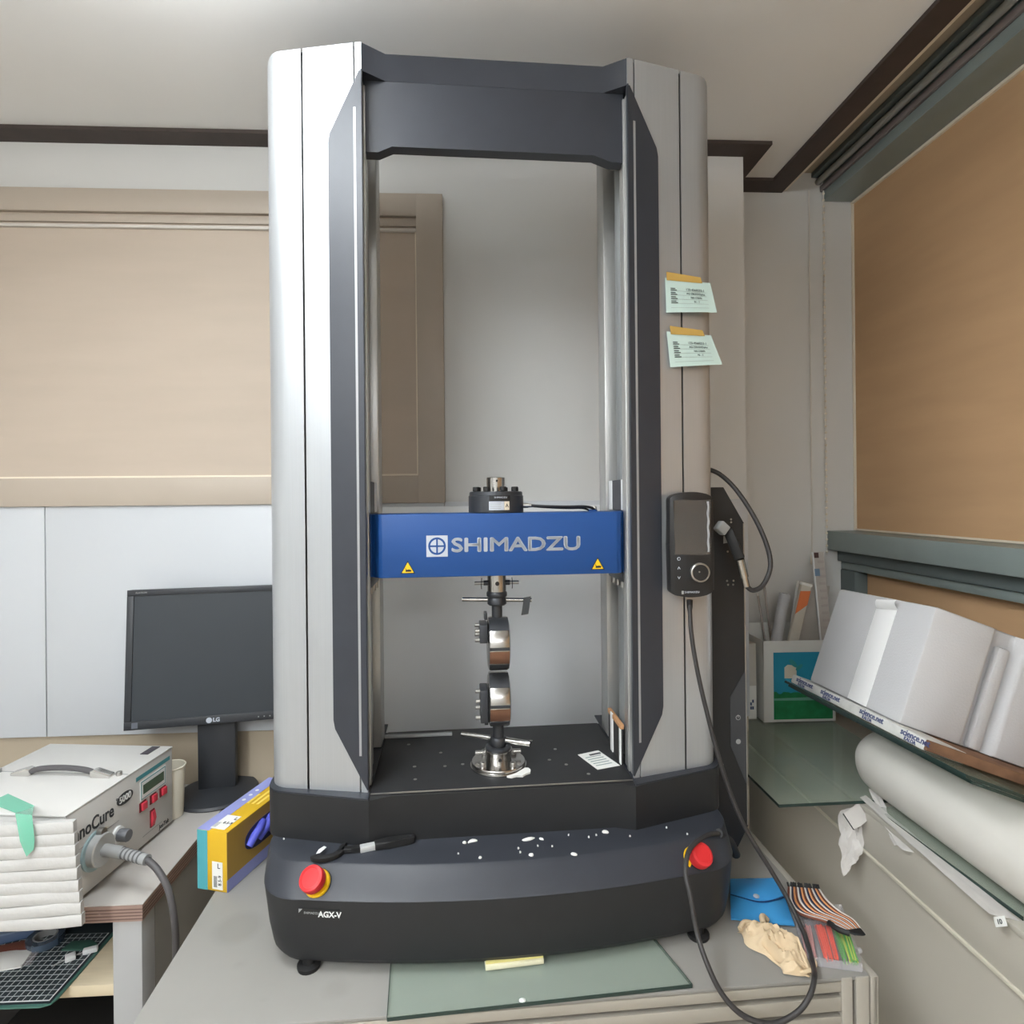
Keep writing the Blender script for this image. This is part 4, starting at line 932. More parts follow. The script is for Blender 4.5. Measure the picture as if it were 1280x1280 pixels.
o = MB().b2((-0.06, -0.02, 0), (0.03, 0.015, 0.006), 0.002).build('leather_patch', mat('russet', (120, 72, 58), 0.7)); o.location = (c.x, c.y, z); o.rotation_euler = (0, 0, 0.3); tag(o, 'flat russet piece between the zip bag and blue box', 'scrap')
c = onz(57, 1177, z)
t = thing('tape_ring', (c.x, c.y, z), 0, 'clear blue-grey tape roll lying on the cutting mat', 'tape roll')
MB().lathe([(0.022, 0), (0.034, 0), (0.034, 0.014), (0.022, 0.014), (0.022, 0)], seg=28).build('tape', mat('blue_grey_tape', (84, 100, 118), 0.25, alpha=0.75), t)
MB().lathe([(0.019, 0), (0.022, 0), (0.022, 0.0145), (0.019, 0.0145), (0.019, 0)], seg=28).build('core', grey_m, t)
for i, (px, py, sx, sy, rz, lab) in enumerate(((88, 1197, 0.018, 0.016, 0.6, 'small white cube-like cap on the cutting mat'), (113, 1188, 0.026, 0.010, 0.35, 'white elongated clip at the right edge of the cutting mat'))):
    c = onz(px, py, z + 0.004)
    t = thing('plastic_clip', (c.x, c.y, z), rz, lab, 'clip')
    MB().box((0, 0, 0.005), (sx, sy, 0.010), 0.002).build('head', white_m, t)
    MB().rod((-sx / 2 + 0.002, 0, 0.004), (-sx / 2 - 0.022, -0.004, 0.003), 0.0014, 8).build('stem', grey_m, t)
c = onz(100, 1183, z)
o = MB().prism([(-0.03, -0.012), (0.02, -0.014), (0.034, 0.002), (0.015, 0.014), (-0.025, 0.012)], 0, 0.004, bev=0.001).build('green_scrap', mat('dark_green_scrap', (56, 92, 80), 0.6)); o.location = (c.x, c.y, z); tag(o, 'dark green plastic scrap behind the white clips', 'scrap')

# ------------------------------------------------------------------ curing light unit
BR = R(-7)
t = thing('curing_unit', (-0.732, 1.462, DZ), BR, 'white curing light unit with carry handle, display and red buttons', 'curing unit')
# local: x<0 body, panel at x=0 facing +x, y from -0.312 to 0
BL, BH, BD = 0.312, 0.183, 0.305
MB().b2((-BD, -BL, 0.010), (-0.003, 0, BH - 0.004), 0.003).build('case', casew_m, t)
MB().b2((-BD - 0.001, -BL - 0.001, BH - 0.004), (0.001, 0.001, BH), 0.0015).build('lid', casew_m, t)
MB().b2((-BD, -BL * 0.47, BH), (-0.002, -BL * 0.465, BH + 0.0006)).build('lid_seam', grey_m, t)
pn_ = MB().b2((-0.003, -BL + 0.002, 0.008), (0.0, -0.001, BH - 0.004), 0.001).build('front_panel', casew_m, t)
for x in (-0.28, -0.02):
    for y in (-0.29, -0.02): MB().lathe([(0.009, 0), (0.009, 0.010)], (x, y, 0), seg=12).build('foot', rubber_m, t)
h = bpy.data.objects.new
hd = MB().tube([(-0.212, -0.158, BH + 0.006), (-0.190, -0.158, BH + 0.013), (-0.155, -0.158, BH + 0.0165), (-0.120, -0.158, BH + 0.0165), (-0.085, -0.158, BH + 0.013), (-0.063, -0.158, BH + 0.006)], 0.0060, 10).build('handle', mat('handle_grey', (84, 82, 84), 0.5), t)
for x, s_ in ((-0.226, 1), (-0.050, -1)):
    MB().prism([(-0.022, 0), (0.020, 0), (0.020, 0.014), (0.012, 0.016), (-0.022, 0.006)] if s_ > 0 else [(-0.020, 0), (0.022, 0), (0.022, 0.006), (-0.012, 0.016), (-0.020, 0.014)], -0.009, 0.009, Matrix.Translation((x, -0.158, BH)) @ Matrix.Rotation(R(90), 4, 'X'), bev=0.0015).build('handle_bracket', mat('chrome', (214, 212, 208), 0.2, metal=0.9), hd)
for x in (-0.290, -0.018): MB().lathe([(0.006, 0), (0.006, 0.007), (0.005, 0.008), (0, 0.008)], (x, -0.150, BH), seg=14).build('lid_stud', steel_m, t)
MB().b2((-0.045, -0.048, BH), (-0.026, -0.006, BH + 0.0012)).build('lid_badge', mat('badge', (70, 66, 72), 0.4), t)
TP = facing((0.0002, 0, 0), (0, 1, 0), (0, 0, 1))            # panel coordinates: x towards the back, y up
def pb(name, x0, x1, y0, y1, th, m, par=None, bev=0.0): return MB().prism([(x0, y0), (x1, y0), (x1, y1), (x0, y1)], 0, th, TP, bev=bev).build(name, m, par or t)
pb('teal_strip', -0.124, -0.010, 0.156, 0.165, 0.0004, tealp_m)
k = pb('display_frame', -0.112, -0.026, 0.108, 0.151, 0.0012, white_m)
pb('display_border', -0.110, -0.028, 0.110, 0.149, 0.0014, tealp_m, k)
pb('display_ground', -0.108, -0.030, 0.112, 0.147, 0.0016, white_m, k)
pb('display', -0.104, -0.034, 0.120, 0.140, 0.0020, lcd_m, k)
for x in (-0.104, -0.070, -0.037):
    k = pb('button_bezel', x - 0.011, x + 0.010, 0.085, 0.105, 0.0015, mat('dark_bezel', (120, 40, 48), 0.5))
    pb('red_button', x - 0.006, x + 0.009, 0.087, 0.103, 0.006, pink_m, k, 0.001)
k = pb('power_switch', -0.081, -0.067, 0.034, 0.072, 0.002, MATS['dark_bezel'])
MB().prism([(0, 0.037), (0.002, 0.037), (0.006, 0.053), (0.003, 0.069), (0, 0.069)], -0.079, -0.069, Matrix(((1, 0, 0, 0.0018), (0, 0, 1, 0), (0, 1, 0, 0), (0, 0, 0, 1)))).build('rocker', pink_m, k)
text('InnoCure', 0.036, 'name_lettering', ink_m, t, TP @ Matrix.Translation((-0.190, 0.131, 0.0004)), sx=0.80, offset=0.0006, align='RIGHT')
text('o', 0.010, 'register_mark', ink_m, t, TP @ Matrix.Translation((-0.184, 0.148, 0.0004)))
pts = [(-0.158 + 0.024 * math.cos(2 * math.pi * k / 24), 0.140 + 0.0125 * math.sin(2 * math.pi * k / 24)) for k in range(24)]
k = MB().prism(pts, 0, 0.0008, TP).build('number_oval', ink_m, t)
text('5000', 0.0185, 'number_lettering', white_m, k, TP @ Matrix.Translation((-0.158, 0.140, 0.0010)), sx=0.95, align='CENTER', offset=0.0004)
pb('thin_line', -0.300, -0.176, 0.1015, 0.1025, 0.0004, grey_m)
pb('thin_line', -0.105, -0.040, 0.0265, 0.0275, 0.0004, grey_m)
text('JonTek', 0.014, 'maker_lettering', ink_m, t, TP @ Matrix.Translation((-0.050, 0.018, 0.0004)), sx=0.85)
sk = MB().lathe([(0.037, 0), (0.037, 0.004), (0.034, 0.005)], (0, 0, 0), rot=TP @ Matrix.Translation((-0.242, 0.0785, 0)), seg=36).build('outlet_ring', mat('outlet_teal', (150, 172, 176), 0.4), t)
MB().lathe([(0.031, 0.004), (0.031, 0.018), (0.029, 0.020), (0.0, 0.020)], (0, 0, 0), rot=TP @ Matrix.Translation((-0.242, 0.080, 0)), seg=36).build('outlet_cap', mat('outlet_grey', (186, 188, 188), 0.35, metal=0.3), sk)
MB().lathe([(0.008, 0.006), (0.008, 0.017)], (0, 0, 0), rot=TP @ Matrix.Translation((-0.238, 0.113, 0)), seg=14).build('outlet_screw', steel_m, sk)
kb = MB().lathe([(0.017, 0), (0.017, 0.005), (0.014, 0.006)], (0, 0, 0), rot=TP @ Matrix.Translation((-0.182, 0.075, 0)), seg=24).build('knob_base', white_m, t)
MB().lathe([(0.0125, 0.005), (0.0125, 0.024), (0.0115, 0.026), (0.0, 0.026)], (0, 0, 0), rot=TP @ Matrix.Translation((-0.182, 0.075, 0)), seg=12).build('knob', mat('knob_grey', (104, 106, 110), 0.4), kb)
# light guide cable
UM = Matrix.Translation(t.location) @ Matrix.Rotation(BR, 4, 'Z')
s0 = UM @ (TP @ Vector((-0.242, 0.080, 0.020)))
t = thing('light_guide', s0, 0, 'grey light guide cable with ribbed sleeve plugged into the white curing unit', 'cable')
a = at(153, 1066, s0.y - 0.006); b = at(184, 1075, s0.y - 0.03)
MB().rod((0, 0, 0), a - s0, 0.0115, 20).build('plug', grey_m, t)
MB().rod(a - s0, b - s0, 0.0100, 20).build('sleeve', grey_m, t)
for k in range(5):
    p = a.lerp(b, 0.08 + 0.16 * k) - s0; q_ = a.lerp(b, 0.14 + 0.16 * k) - s0
    MB().rod(p, q_, 0.0104, 20).build('rib', mat('rib_dark', (92, 92, 94), 0.5), t)
pts = [b, at(196, 1086, s0.y - 0.04), at(208, 1106, s0.y - 0.05), at(215, 1130, s0.y - 0.055), at(219, 1160, s0.y - 0.05), at(220, 1190, s0.y - 0.03), at(221, 1250, s0.y - 0.02)]
MB().tube([p - s0 for p in pts], 0.0062, 10).build('sheath', mat('guide_grey', (78, 76, 78), 0.5), t)
# foam sheet bundle taped in front
t = thing('foam_bundle', (-0.725, 1.1305, 0.772), R(2), 'bundle of white foam sheets taped to the front of the curing unit', 'foam')
NL = 9; HT = 0.186
random.seed(9)
for k in range(NL):
    z0, z1 = HT * k / NL, HT * (k + 1) / NL
    sh = 0.014 * (1 - k / NL) 
    def fr(x, z): return 0.0007 * math.sin(x * 30 + k) + 0.0003 * math.sin(x * 90 + 2 * k)
    n = 24; rings = []
    for j, (dy, zz) in enumerate(((0.011, z0), (0.0007, z0), (0.0, z0 + 0.0012), (0.0, z1 - 0.0012), (0.0007, z1 - .0001), (0.011, z1 - .0001))):
        rings.append([Vector((x, dy - 0.030 + (fr(x, zz) if dy < 0.01 else 0), zz + 0.0010 * math.sin(x * 25 + 1.7 * min(k, 7)) + (0.0 if x > -0.13 else 0))) for x in [sh - 0.28 * (1 - q_ / n) for q_ in range(n + 1)]])
    mb = MB(); mb.loft(rings, caps=False, closed=False)
    V = rings
    mb.build('foam_sheet', foam_m, t)
    mb = MB(); mb.loft([[Vector((sh - 0.0005, p[-1].y if False else p[-1].y, p[-1].z)) for p in rings], [Vector((sh, p[-1].y, p[-1].z)) for p in rings]]); mb.build('foam_end', foam_m, t)
T0 = UM @ Vector((-0.130, -0.225, BH + 0.0015)); 
cz = [at(-6, 1000, 1.21), at(16, 993, 1.22), at(43, 1007, 1.165), at(22, 1014, 1.145), at(18, 1016, 1.13), at(38, 1018, 1.13), at(41, 1050, 1.094), at(25, 1050, 1.094), at(42, 1062, 1.093), at(32, 1071, 1.093)]
t = thing('green_tape', UM @ Vector((-0.11, -BL + 0.02, BH + 0.002)), 0, 'strip of translucent green tape running from the curing unit onto the foam', 'tape')
B = t.location.copy()
top = DZ + BH + 0.0018
A0, A1 = onz(-14, 1003, top), onz(10, 992, top); C0, C1 = onz(22, 1017, top), onz(43, 1007, top)
def bent(a, b):
    return (A0.lerp(A1, b)).lerp(C0.lerp(C1, b), a) - B
MB().grid(bent, 6, 3, 0.0004).build('top_run', ptape_m, t)
F0, F1 = at(19, 1017, 1.0925), at(40, 1019, 1.0925); G0_, G1_ = at(25, 1052, 1.0905), at(43, 1050, 1.0905); H0_, H1_ = at(33, 1071, 1.0905), at(42, 1062, 1.0905)
MB().grid(lambda a, b: C0.lerp(C1, b).lerp(F0.lerp(F1, b), a) - B + Vector((0, 0, 0.002 * math.sin(math.pi * a))), 4, 3, 0.0004).build('bridge', ptape_m, t)
MB().grid(lambda a, b: F0.lerp(F1, b).lerp(G0_.lerp(G1_, b), a) - B, 4, 3, 0.0004).build('front_run', ptape_m, t)
MB().grid(lambda a, b: G0_.lerp(G1_, b).lerp(H0_.lerp(H1_, b), a) - B, 3, 3, 0.0004).build('tape_tail', ptape_m, t)

# paper cup
c = onz(228, 1017, DZ)
t = thing('paper_cup', (-0.756, 1.500, DZ), 0, 'plain cream paper cup between the curing unit and the monitor', 'cup')
MB().lathe([(0.0265, 0.0), (0.0275, 0.003), (0.0325, 0.120), (0.0315, 0.120), (0.0265, 0.006), (0.0, 0.006)], seg=36).build('wall', cup_m, t)
rr = []
MB().lathe([(0.0312, 0.119), (0.0335, 0.1185), (0.0345, 0.1205), (0.0330, 0.1225), (0.0312, 0.121), (0.0312, 0.119)], seg=36).build('rim', cup_m, t)

# monitor
t = thing('monitor', (-0.690, 1.605, DZ), R(9), 'black square computer monitor on round stand, screen off, behind the desk', 'monitor')
MB().lathe([(0.098, 0), (0.100, 0.003), (0.096, 0.009), (0.060, 0.016), (0.0, 0.018)], seg=48).build('stand_base', monit_m, t)
MB().b2((-0.046, -0.005, 0.012), (0.046, 0.020, 0.24), 0.004).build('stand_neck', monit_m, t)
TM = Matrix.Translation((0, -0.022, 0.190)) @ Matrix.Rotation(R(-5), 4, 'X')
hb = bpy.data.objects.new
MW, MH = 0.2090, 0.347
def mbx(p, q_, bev=0.0):
    mb = MB(); mb.b2(p, q_, bev)
    for v in mb.bm.verts: v.co = TM @ v.co
    return mb
bz = mbx((-MW, 0.0, 0), (MW, 0.026, MH), 0.004).build('housing', monit_m, t)
mbx((-MW + 0.05, 0.026, 0.05), (MW - 0.05, 0.055, MH - 0.05), 0.01).build('rear_shell', monit_m, t)
for p, q_ in (((-MW, -0.004, MH - 0.015), (MW, 0.001, MH)), ((-MW, -0.004, 0.0), (MW, 0.001, 0.021)), ((-MW, -0.004, 0.021), (-MW + 0.016, 0.001, MH - 0.015)), ((MW - 0.016, -0.004, 0.021), (MW, 0.001, MH - 0.015))):
    mbx(p, q_, 0.0012).build('bezel', monit_m, t)
mbx((-MW + 0.016, -0.0012, 0.021), (MW - 0.016, 0.0005, MH - 0.015)).build('screen', lcdoff_m, t)
TL = TM @ facing((0, -0.0042, 0.0100), fx, fz)
MB().lathe([(0.0070, 0), (0.0070, 0.0006)], (0, 0, 0), rot=TL @ Matrix.Translation((-0.012, 0, 0)), seg=20).build('logo_disc', greypr_m, t)
text('LG', 0.0135, 'logo_lettering', greypr_m, t, TL @ Matrix.Translation((-0.003, 0, 0.0003)), offset=0.0004)
text('FLATRON', 0.006, 'series_lettering', grey_m, t, TM @ facing((-MW + 0.020, -0.0042, MH - 0.0075), fx, fz))
mbx((-MW + 0.018, -0.0046, 0.004), (-MW + 0.032, -0.004, 0.018)).build('energy_sticker', mat('sticker_grey', (92, 96, 104), 0.5), t)
for k in range(7): mbx((0.105 + 0.014 * k, -0.0046, 0.008), (0.108 + 0.014 * k, -0.004, 0.011)).build('front_key', grey_m, t)

# glove box
g0, g1 = onz(284, 1117, BZ), onz(340, 1066, BZ)
GA = math.atan2(g1.y - g0.y, g1.x - g0.x) - R(90)
t = thing('glove_box', (g0.x, g0.y, BZ + 0.001), GA, 'yellow and lavender box of blue disposable gloves at the bench edge', 'glove box')
GW, GL_, GH = 0.068, 0.225, 0.118
MB().b2((-GW, 0, 0), (0, GL_, GH), 0.0008).build('carton', mat('carton_yellow', (206, 166, 36), 0.45, var=0.04), t)
gb = lambda name, p, q_, m, par=None: MB().b2(p, q_).build(name, m, par or t)
gb('top_band', (-GW - 0.0003, 0.0, GH - 0.0004), (-GW * 0.60, GL_, GH + 0.0006), lav_m)
gb('end_band', (-GW - 0.0004, -0.0005, 0.0), (-GW * 0.66, 0.002, GH - 0.001), tealb_m)
gb('end_label', (-GW * 0.50, -0.0006, 0.004), (-0.010, 0.002, 0.058), paper_m)
T = facing((0, -0.0008, 0), fx, fz)
text('L', 0.014, 'size_letter', ink_m, t, T @ Matrix.Translation((-0.022, 0.050, 0.0)))
text('8.5-9', 0.010, 'size_lettering', ink_m, t, T @ Matrix.Translation((-0.016, 0.012, 0.0)) @ Matrix.Rotation(R(90), 4, 'Z'))
for k in range(5): gb('bar_code', (-0.030 + 0.0016 * k, -0.0009, 0.008), (-0.0292 + 0.0016 * k, -0.0004, 0.030), ink_m)
gb('top_label', (-GW * 0.66, 0.008, GH), (-0.012, 0.058, GH + 0.0009), paper_m)
text('L', 0.014, 'size_letter', ink_m, t, Matrix.Translation((-0.020, 0.048, GH + 0.001)))
text('8.5-9', 0.010, 'size_lettering', ink_m, t, Matrix.Translation((-0.032, 0.030, GH + 0.001)))
for k in range(4): gb('print_line', (-0.044 + 0.0022 * k, 0.012, GH + 0.0005), (-0.0430 + 0.0022 * k, 0.030, GH + 0.0011), grey_m)
for k in range(3):
    MB().lathe([(0.004, 0), (0.004, 0.0004)], (-GW * 0.80, 0.12 + 0.022 * k, GH + 0.0006), seg=12).build('round_icon', white_m, t)
for k in range(3): gb('print_bar', (-0.040 + 0.012 * k, 0.110, GH), (-0.0345 + 0.012 * k, 0.150 + 0.02 * (k % 2), GH + 0.0007), mat('pale_yellow_print', (240, 212, 104), 0.5))
gb('side_band', (-0.0004, 0.0, 0.0), (0.0005, GL_, 0.024), lav_m)
gb('side_wedge', (-0.0004, 0.0, 0.024), (0.0004, 0.045, GH - 0.001), mat('carton_ochre', (170, 136, 62), 0.5))
gb('side_field', (-0.0004, 0.045, 0.024), (0.0003, GL_, GH - 0.001), mat('carton_ochre', (170, 136, 62), 0.5))
ov = [(0.122 + 0.070 * math.copysign(abs(math.cos(a)) ** 0.7, math.cos(a)), 0.068 + 0.026 * math.copysign(abs(math.sin(a)) ** 0.8, math.sin(a))) for a in [2 * math.pi * k / 32 for k in range(32)]]
k = MB().prism(ov, 0.0, 0.0008, TP).build('opening', mat('opening_dark', (40, 40, 80), 0.7), t)
for j in range(4):
    y0 = 0.075 + 0.030 * j
    MB().tube([(0.001, y0 - 0.012, 0.058), (0.006 + 0.003 * (j % 2), y0, 0.072), (0.007, y0 + 0.018, 0.082), (0.001, y0 + 0.032, 0.084)], 0.0085, 10).build('glove_fold', glove_m, k)

# ------------------------------------------------------------------ radiator cover along the right window
LX, LZ = 0.82, 0.85
t = thing('radiator_cover', (LX, 0, 0), 0, 'cream metal radiator cover with raised rim below the right window', 'radiator cover')
MB().b2((0.012, -1.9, 0.0), (0.398, 1.874, LZ - 0.10)).build('front_panel', cab_m, t)
MB().b2((0.004, -1.9, LZ - 0.098), (0.398, 1.874, LZ - 0.012), 0.002).build('upper_band', cab_m, t)
MB().b2((0.0, -1.9, LZ - 0.1035), (0.020, 1.874, LZ - 0.0975), 0.001).build('rim', mat('cream_rim', (214, 208, 192), 0.45), t)
MB().b2((0.0, -1.9, LZ - 0.012), (0.398, 1.874, LZ), 0.003).build('top', cab_m, t)

# large glass sheet overhanging the cover
t = thing('glass_sheet', (0.634, 1.262, LZ + 0.0008), R(1.0), 'large clear green glass sheet jutting off the radiator cover behind the switch panel', 'glass sheet')
MB().b2((0, 0, 0), (0.40, 0.56, 0.006)).build('pane', glass_m, t)
MB().b2((0, -0.0006, 0), (0.40, 0.0004, 0.0062)).build('polished_edge', glassed_m, t)
MB().b2((-0.0006, 0, 0), (0.0004, 0.56, 0.0062)).build('polished_edge', glassed_m, t)
GZ = LZ + 0.0072
# paper bag used as a file box
t = thing('paper_bag', (0.822, 1.722, GZ), R(-1), 'white paper bag printed with blue sky and green field, holding rulers and sheets', 'bag')
bw, bh, bd = 0.215, 0.238, 0.115
MB().b2((0, 0, 0), (bw, 0.002, bh)).build('front', paper_m, t)
MB().b2((0, bd, 0), (bw, bd + 0.002, bh + 0.03)).build('back', paper_m, t)
MB().b2((0, 0, 0), (0.002, bd, bh)).build('side', paper_m, t)
MB().b2((bw - 0.002, 0, 0), (bw, bd, bh)).build('side', paper_m, t)
MB().b2((0, 0, 0), (bw, bd, 0.003)).build('bottom', paper_m, t)
k = MB().b2((0.030, -0.0008, 0.008), (bw - 0.01, 0.0, 0.204)).build('sky_print', sky_m, t)
mb = MB(); n = 24
random.seed(2)
pts = [(0.030 + (bw - 0.04) * i / n, 0.082 + 0.008 * random.random()) for i in range(n + 1)]
MB().prism([(0.030, 0.008)] + [(bw - 0.01, 0.008)] + pts[::-1], 0, 0.0006, facing((0, -0.0008, 0), fx, fz)).build('grass_print', grass_m, k)
MB().prism([(0.030, 0.064), (bw - 0.01, 0.062), (bw - 0.01, 0.074), (0.10, 0.071), (0.030, 0.070)], 0, 0.0004, facing((0, -0.0015, 0), fx, fz)).build('meadow_print', mat('meadow', (120, 176, 160), 0.6), k)
MB().prism([(0.062, 0.128), (0.098, 0.128), (0.098, 0.158), (0.088, 0.166), (0.072, 0.168), (0.062, 0.160)], 0, 0.0004, facing((0, -0.0009, 0), fx, fz)).build('emblem_print', cream_m, k)
for c_, r_, s_ in (((0.088, 0.172), 0.016, -0.8), ((0.106, 0.160), 0.013, 0.7)):
    pts = [(c_[0] + r_ * math.cos(a) * math.cos(s_) - r_ * 0.42 * math.sin(a) * math.sin(s_), c_[1] + r_ * math.cos(a) * math.sin(s_) + r_ * 0.42 * math.sin(a) * math.cos(s_)) for a in [2 * math.pi * q_ / 16 for q_ in range(16)]]
    MB().prism(pts, 0, 0.0004, facing((0, -0.0013, 0), fx, fz)).build('leaf_print', mat('leaf_teal', (60, 150, 150), 0.6), k)
# carton beside the bag
t = thing('white_carton', (0.755, 1.748, GZ), 0, 'white printed carton squeezed between the switch panel and the paper bag', 'carton')
MB().b2((0, 0, 0), (0.058, 0.10, 0.225), 0.001).build('body', mat('carton_white', (196, 192, 184), 0.6), t)
k = MB().b2((0.034, -0.0006, 0.004), (0.057, 0, 0.10)).build('side_label', paper_m, t)
for (a, b) in ((0.038, 0.030), (0.044, 0.030), (0.038, 0.042), (0.044, 0.050)): MB().b2((a, -0.001, b), (a + 0.005, -0.0004, b + 0.009)).build('blue_mark', mat('mark_blue', (56, 76, 116), 0.6), k)
for q_ in range(5): MB().b2((0.006, -0.0006, 0.03 + 0.016 * q_), (0.028, 0, 0.032 + 0.016 * q_)).build('print_line', grey_m, t)
# sheets and rolls standing in the bag: leaning objects from base point to top point
def slab(name, a, b, wd, th, m, label, cat, group=None):
    a, b = Vector(a), Vector(b); z = (b - a).normalized(); y = Vector((0, 1, 0)); x = y.cross(z).normalized(); y = z.cross(x)
    M = Matrix((x, y, z)).transposed().to_4x4(); M.translation = a
    o = thing(name, a, 0, label, cat, group); o.rotation_euler = M.to_euler()
    return o, (b - a).length
o, L = slab('paper_roll', (0.846, 1.775, GZ + 0.02), at(981, 742, 1.775), 0, 0, paper_m, 'grey-white rolled sheet at the left in the paper bag', 'paper roll')
MB().lathe([(0.016, 0), (0.016, L)], seg=20).build('roll', mat('roll_paper', (196, 196, 200), 0.7), o)
MB().box((0, 0, L + 0.0006), (0.014, 0.006, 0.001)).build('end_print', ink_m, o)
o, L = slab('brochure', (0.872, 1.750, GZ + 0.02), at(1007, 732, 1.765), 0, 0, paper_m, 'cream folded brochure with orange corner in the paper bag', 'brochure')
MB().box((0, 0, L / 2), (0.030, 0.012, L), 0.001).build('pages', mat('brochure_paper', (206, 200, 188), 0.7), o)
MB().prism([(-0.0152, L - 0.09), (0.0152, L - 0.055), (0.0152, L - 0.012), (-0.0152, L - 0.02)], 0, 0.001, facing((0, -0.0062, 0), fx, fz)).build('orange_corner', rust_m, o)
MB().box((0, 0, L + 0.004), (0.034, 0.016, 0.008), 0.002).build('top_fold', paper_m, o)
o, L = slab('clear_sheet', (0.935, 1.79, GZ + 0.02), at(1010, 728, 1.80), 0, 0, paper_m, 'pale plastic folder standing in the paper bag', 'folder')
MB().box((0.02, 0, L / 2), (0.10, 0.003, L), 0.001).build('cover', mat('folder_grey', (186, 180, 172), 0.4), o)
MB().box((-0.032, 0, L / 2), (0.006, 0.006, L), 0.001).build('spine', paper_m, o)
o, L = slab('ruler', (1.040, 1.74, GZ + 0.02), at(1022, 690, 1.80), 0, 0, paper_m, 'clear ruler with dark printed end leaning in the paper bag', 'ruler')
MB().box((0, 0, L / 2), (0.036, 0.003, L)).build('blade', mat('ruler_clear', (206, 200, 194), 0.2, alpha=0.75), o)
MB().box((-0.0165, 0, L / 2), (0.004, 0.0045, L)).build('bevel_edge', white_m, o)
for q_ in range(12): MB().box((0.006, -0.0018, L - 0.03 - 0.022 * q_), (0.020, 0.0006, 0.008)).build('scale_mark', mat('ruler_grey', (168, 160, 156), 0.5), o)
MB().box((-0.006, -0.002, L - 0.010), (0.014, 0.0006, 0.016)).build('end_mark', mat('ruler_maroon', (70, 48, 48), 0.5), o)
MB().box((-0.008, -0.002, L - 0.062), (0.016, 0.0006, 0.022)).build('blue_label', mat('ruler_blue', (112, 136, 160), 0.5), o)
for i, (xb, px, py) in enumerate(((0.832, 947, 742), (0.845, 955, 730))):
    o, L = slab('acrylic_rod', (xb + 0.062, 1.80, GZ + 0.03), at(px, py, 1.83), 0, 0, paper_m, ('thin clear acrylic rod leaning left out of the paper bag, leftmost', 'thin clear acrylic rod leaning left out of the paper bag, beside the leftmost')[i], 'rod')
    MB().lathe([(0.0035, 0), (0.0035, L)], seg=10).build('shaft', mat('acrylic', (196, 184, 176), 0.15, alpha=0.55), o)
    MB().lathe([(0.0042, L - 0.006), (0.0042, L)], seg=10).build('tip', mat('acrylic_tip', (206, 200, 196), 0.2), o)
o, L = slab('cable_coil', (1.0, 1.79, GZ + 0.17), (1.0, 1.79, GZ + 0.20), 0, 0, paper_m, 'small white cord coil at the back of the paper bag', 'cord')
pts = [(0.036 * math.cos(a), 0, 0.05 + 0.036 * math.sin(a)) for a in [math.pi * 2 * q_ / 20 for q_ in range(20)]]
MB().tube([(x, y, z - 0.05) for x, y, z in pts], 0.004, 8, 2).build('loop', cream_m, o)

# ------------------------------------------------------------------ styrofoam box on tilted board and roll
TL_ = R(20.5)
EM = Matrix.Translation((0.795, 1.11, 1.082)) @ Matrix.Rotation(R(-0.5), 4, 'Z') @ Matrix.Rotation(TL_, 4, 'Y') @ Matrix.Rotation(R(-2.2), 4, 'X')
t = thing('styrofoam_box', EM.translation, 0, 'large white styrofoam box tilted on a board against the right window', 'box'); t.rotation_euler = EM.to_euler()
EW, EL, EH = 0.29, 0.315, 0.236
gw = 0.0
po = [(0, 0), (0.128, 0), (0.140, 0.022), (0.185, 0.022), (0.197, 0.0), (EW, 0), (EW, EL), (0, EL)]
MB().prism(po, 0, EH, bev=0.006).build('body', eps_m, t)
MB().b2((0.150, 0.006, 0.0), (0.176, 0.024, EH - 0.03), 0.006).build('handle_rib', eps_m, t)
MB().b2((-0.0012, 0.100, 0.002), (0.0, 0.163, EH - 0.022), 0.0003).build('tape_strip', tapew_m, t)
MB().grid(lambda a, b: Vector((-0.002 - 0.012 * math.sin(b * 2.2) * (1 - 0.4 * a), 0.095 + 0.065 * a, EH - 0.022 + 0.018 * b - 0.006 * a)), 4, 5, 0.0006).build('tape_fold', tapew_m, t)
# wrapped board below
t = thing('wrapped_board', EM.translation, 0, 'flat board wrapped in printed film under the styrofoam box', 'board'); t.rotation_euler = EM.to_euler()
MB().b2((-0.020, -0.10, -0.020), (0.33, 0.35, -0.0015), 0.002).build('board', brown_m, t)
MB().b2((-0.0215, -0.095, -0.0215), (0.06, 0.352, -0.0008), 0.003).build('film_wrap', print_m, t)
TB = facing((-0.0218, 0, 0), (0, -1, 0), (0, 0, 1))
for y in (0.330, 0.225, 0.085, -0.035):
    text('science.net', 0.016, 'film_lettering', mat('film_blue', (66, 76, 116), 0.5), t, TB @ Matrix.Translation((-y, -0.0075, 0)), offset=0.0003)
    text('KALDA', 0.009, 'film_lettering', MATS['film_blue'], t, TB @ Matrix.Translation((-y + 0.012, -0.0170, 0)), offset=0.0002)
t = thing('glass_stack', EM @ Vector((0, 0, -0.0225)), 0, 'dark-edged glass sheets under the wrapped board, resting on the white roll', 'glass sheet'); t.rotation_euler = EM.to_euler()
for k in range(2):
    MB().b2((-0.030 + 0.012 * k, -0.20, -0.0055 - 0.006 * k), (0.30, 0.36, 0.0 - 0.006 * k)).build('pane', glass_m, t)
    MB().b2((-0.0308 + 0.012 * k, -0.20, -0.0055 - 0.006 * k), (-0.0298 + 0.012 * k, 0.36, -0.0002 - 0.006 * k)).build('polished_edge', glassed_m, t)
    MB().b2((-0.030 + 0.012 * k, -0.2008, -0.0055 - 0.006 * k), (0.30, -0.1998, -0.0002 - 0.006 * k)).build('polished_edge', glassed_m, t)
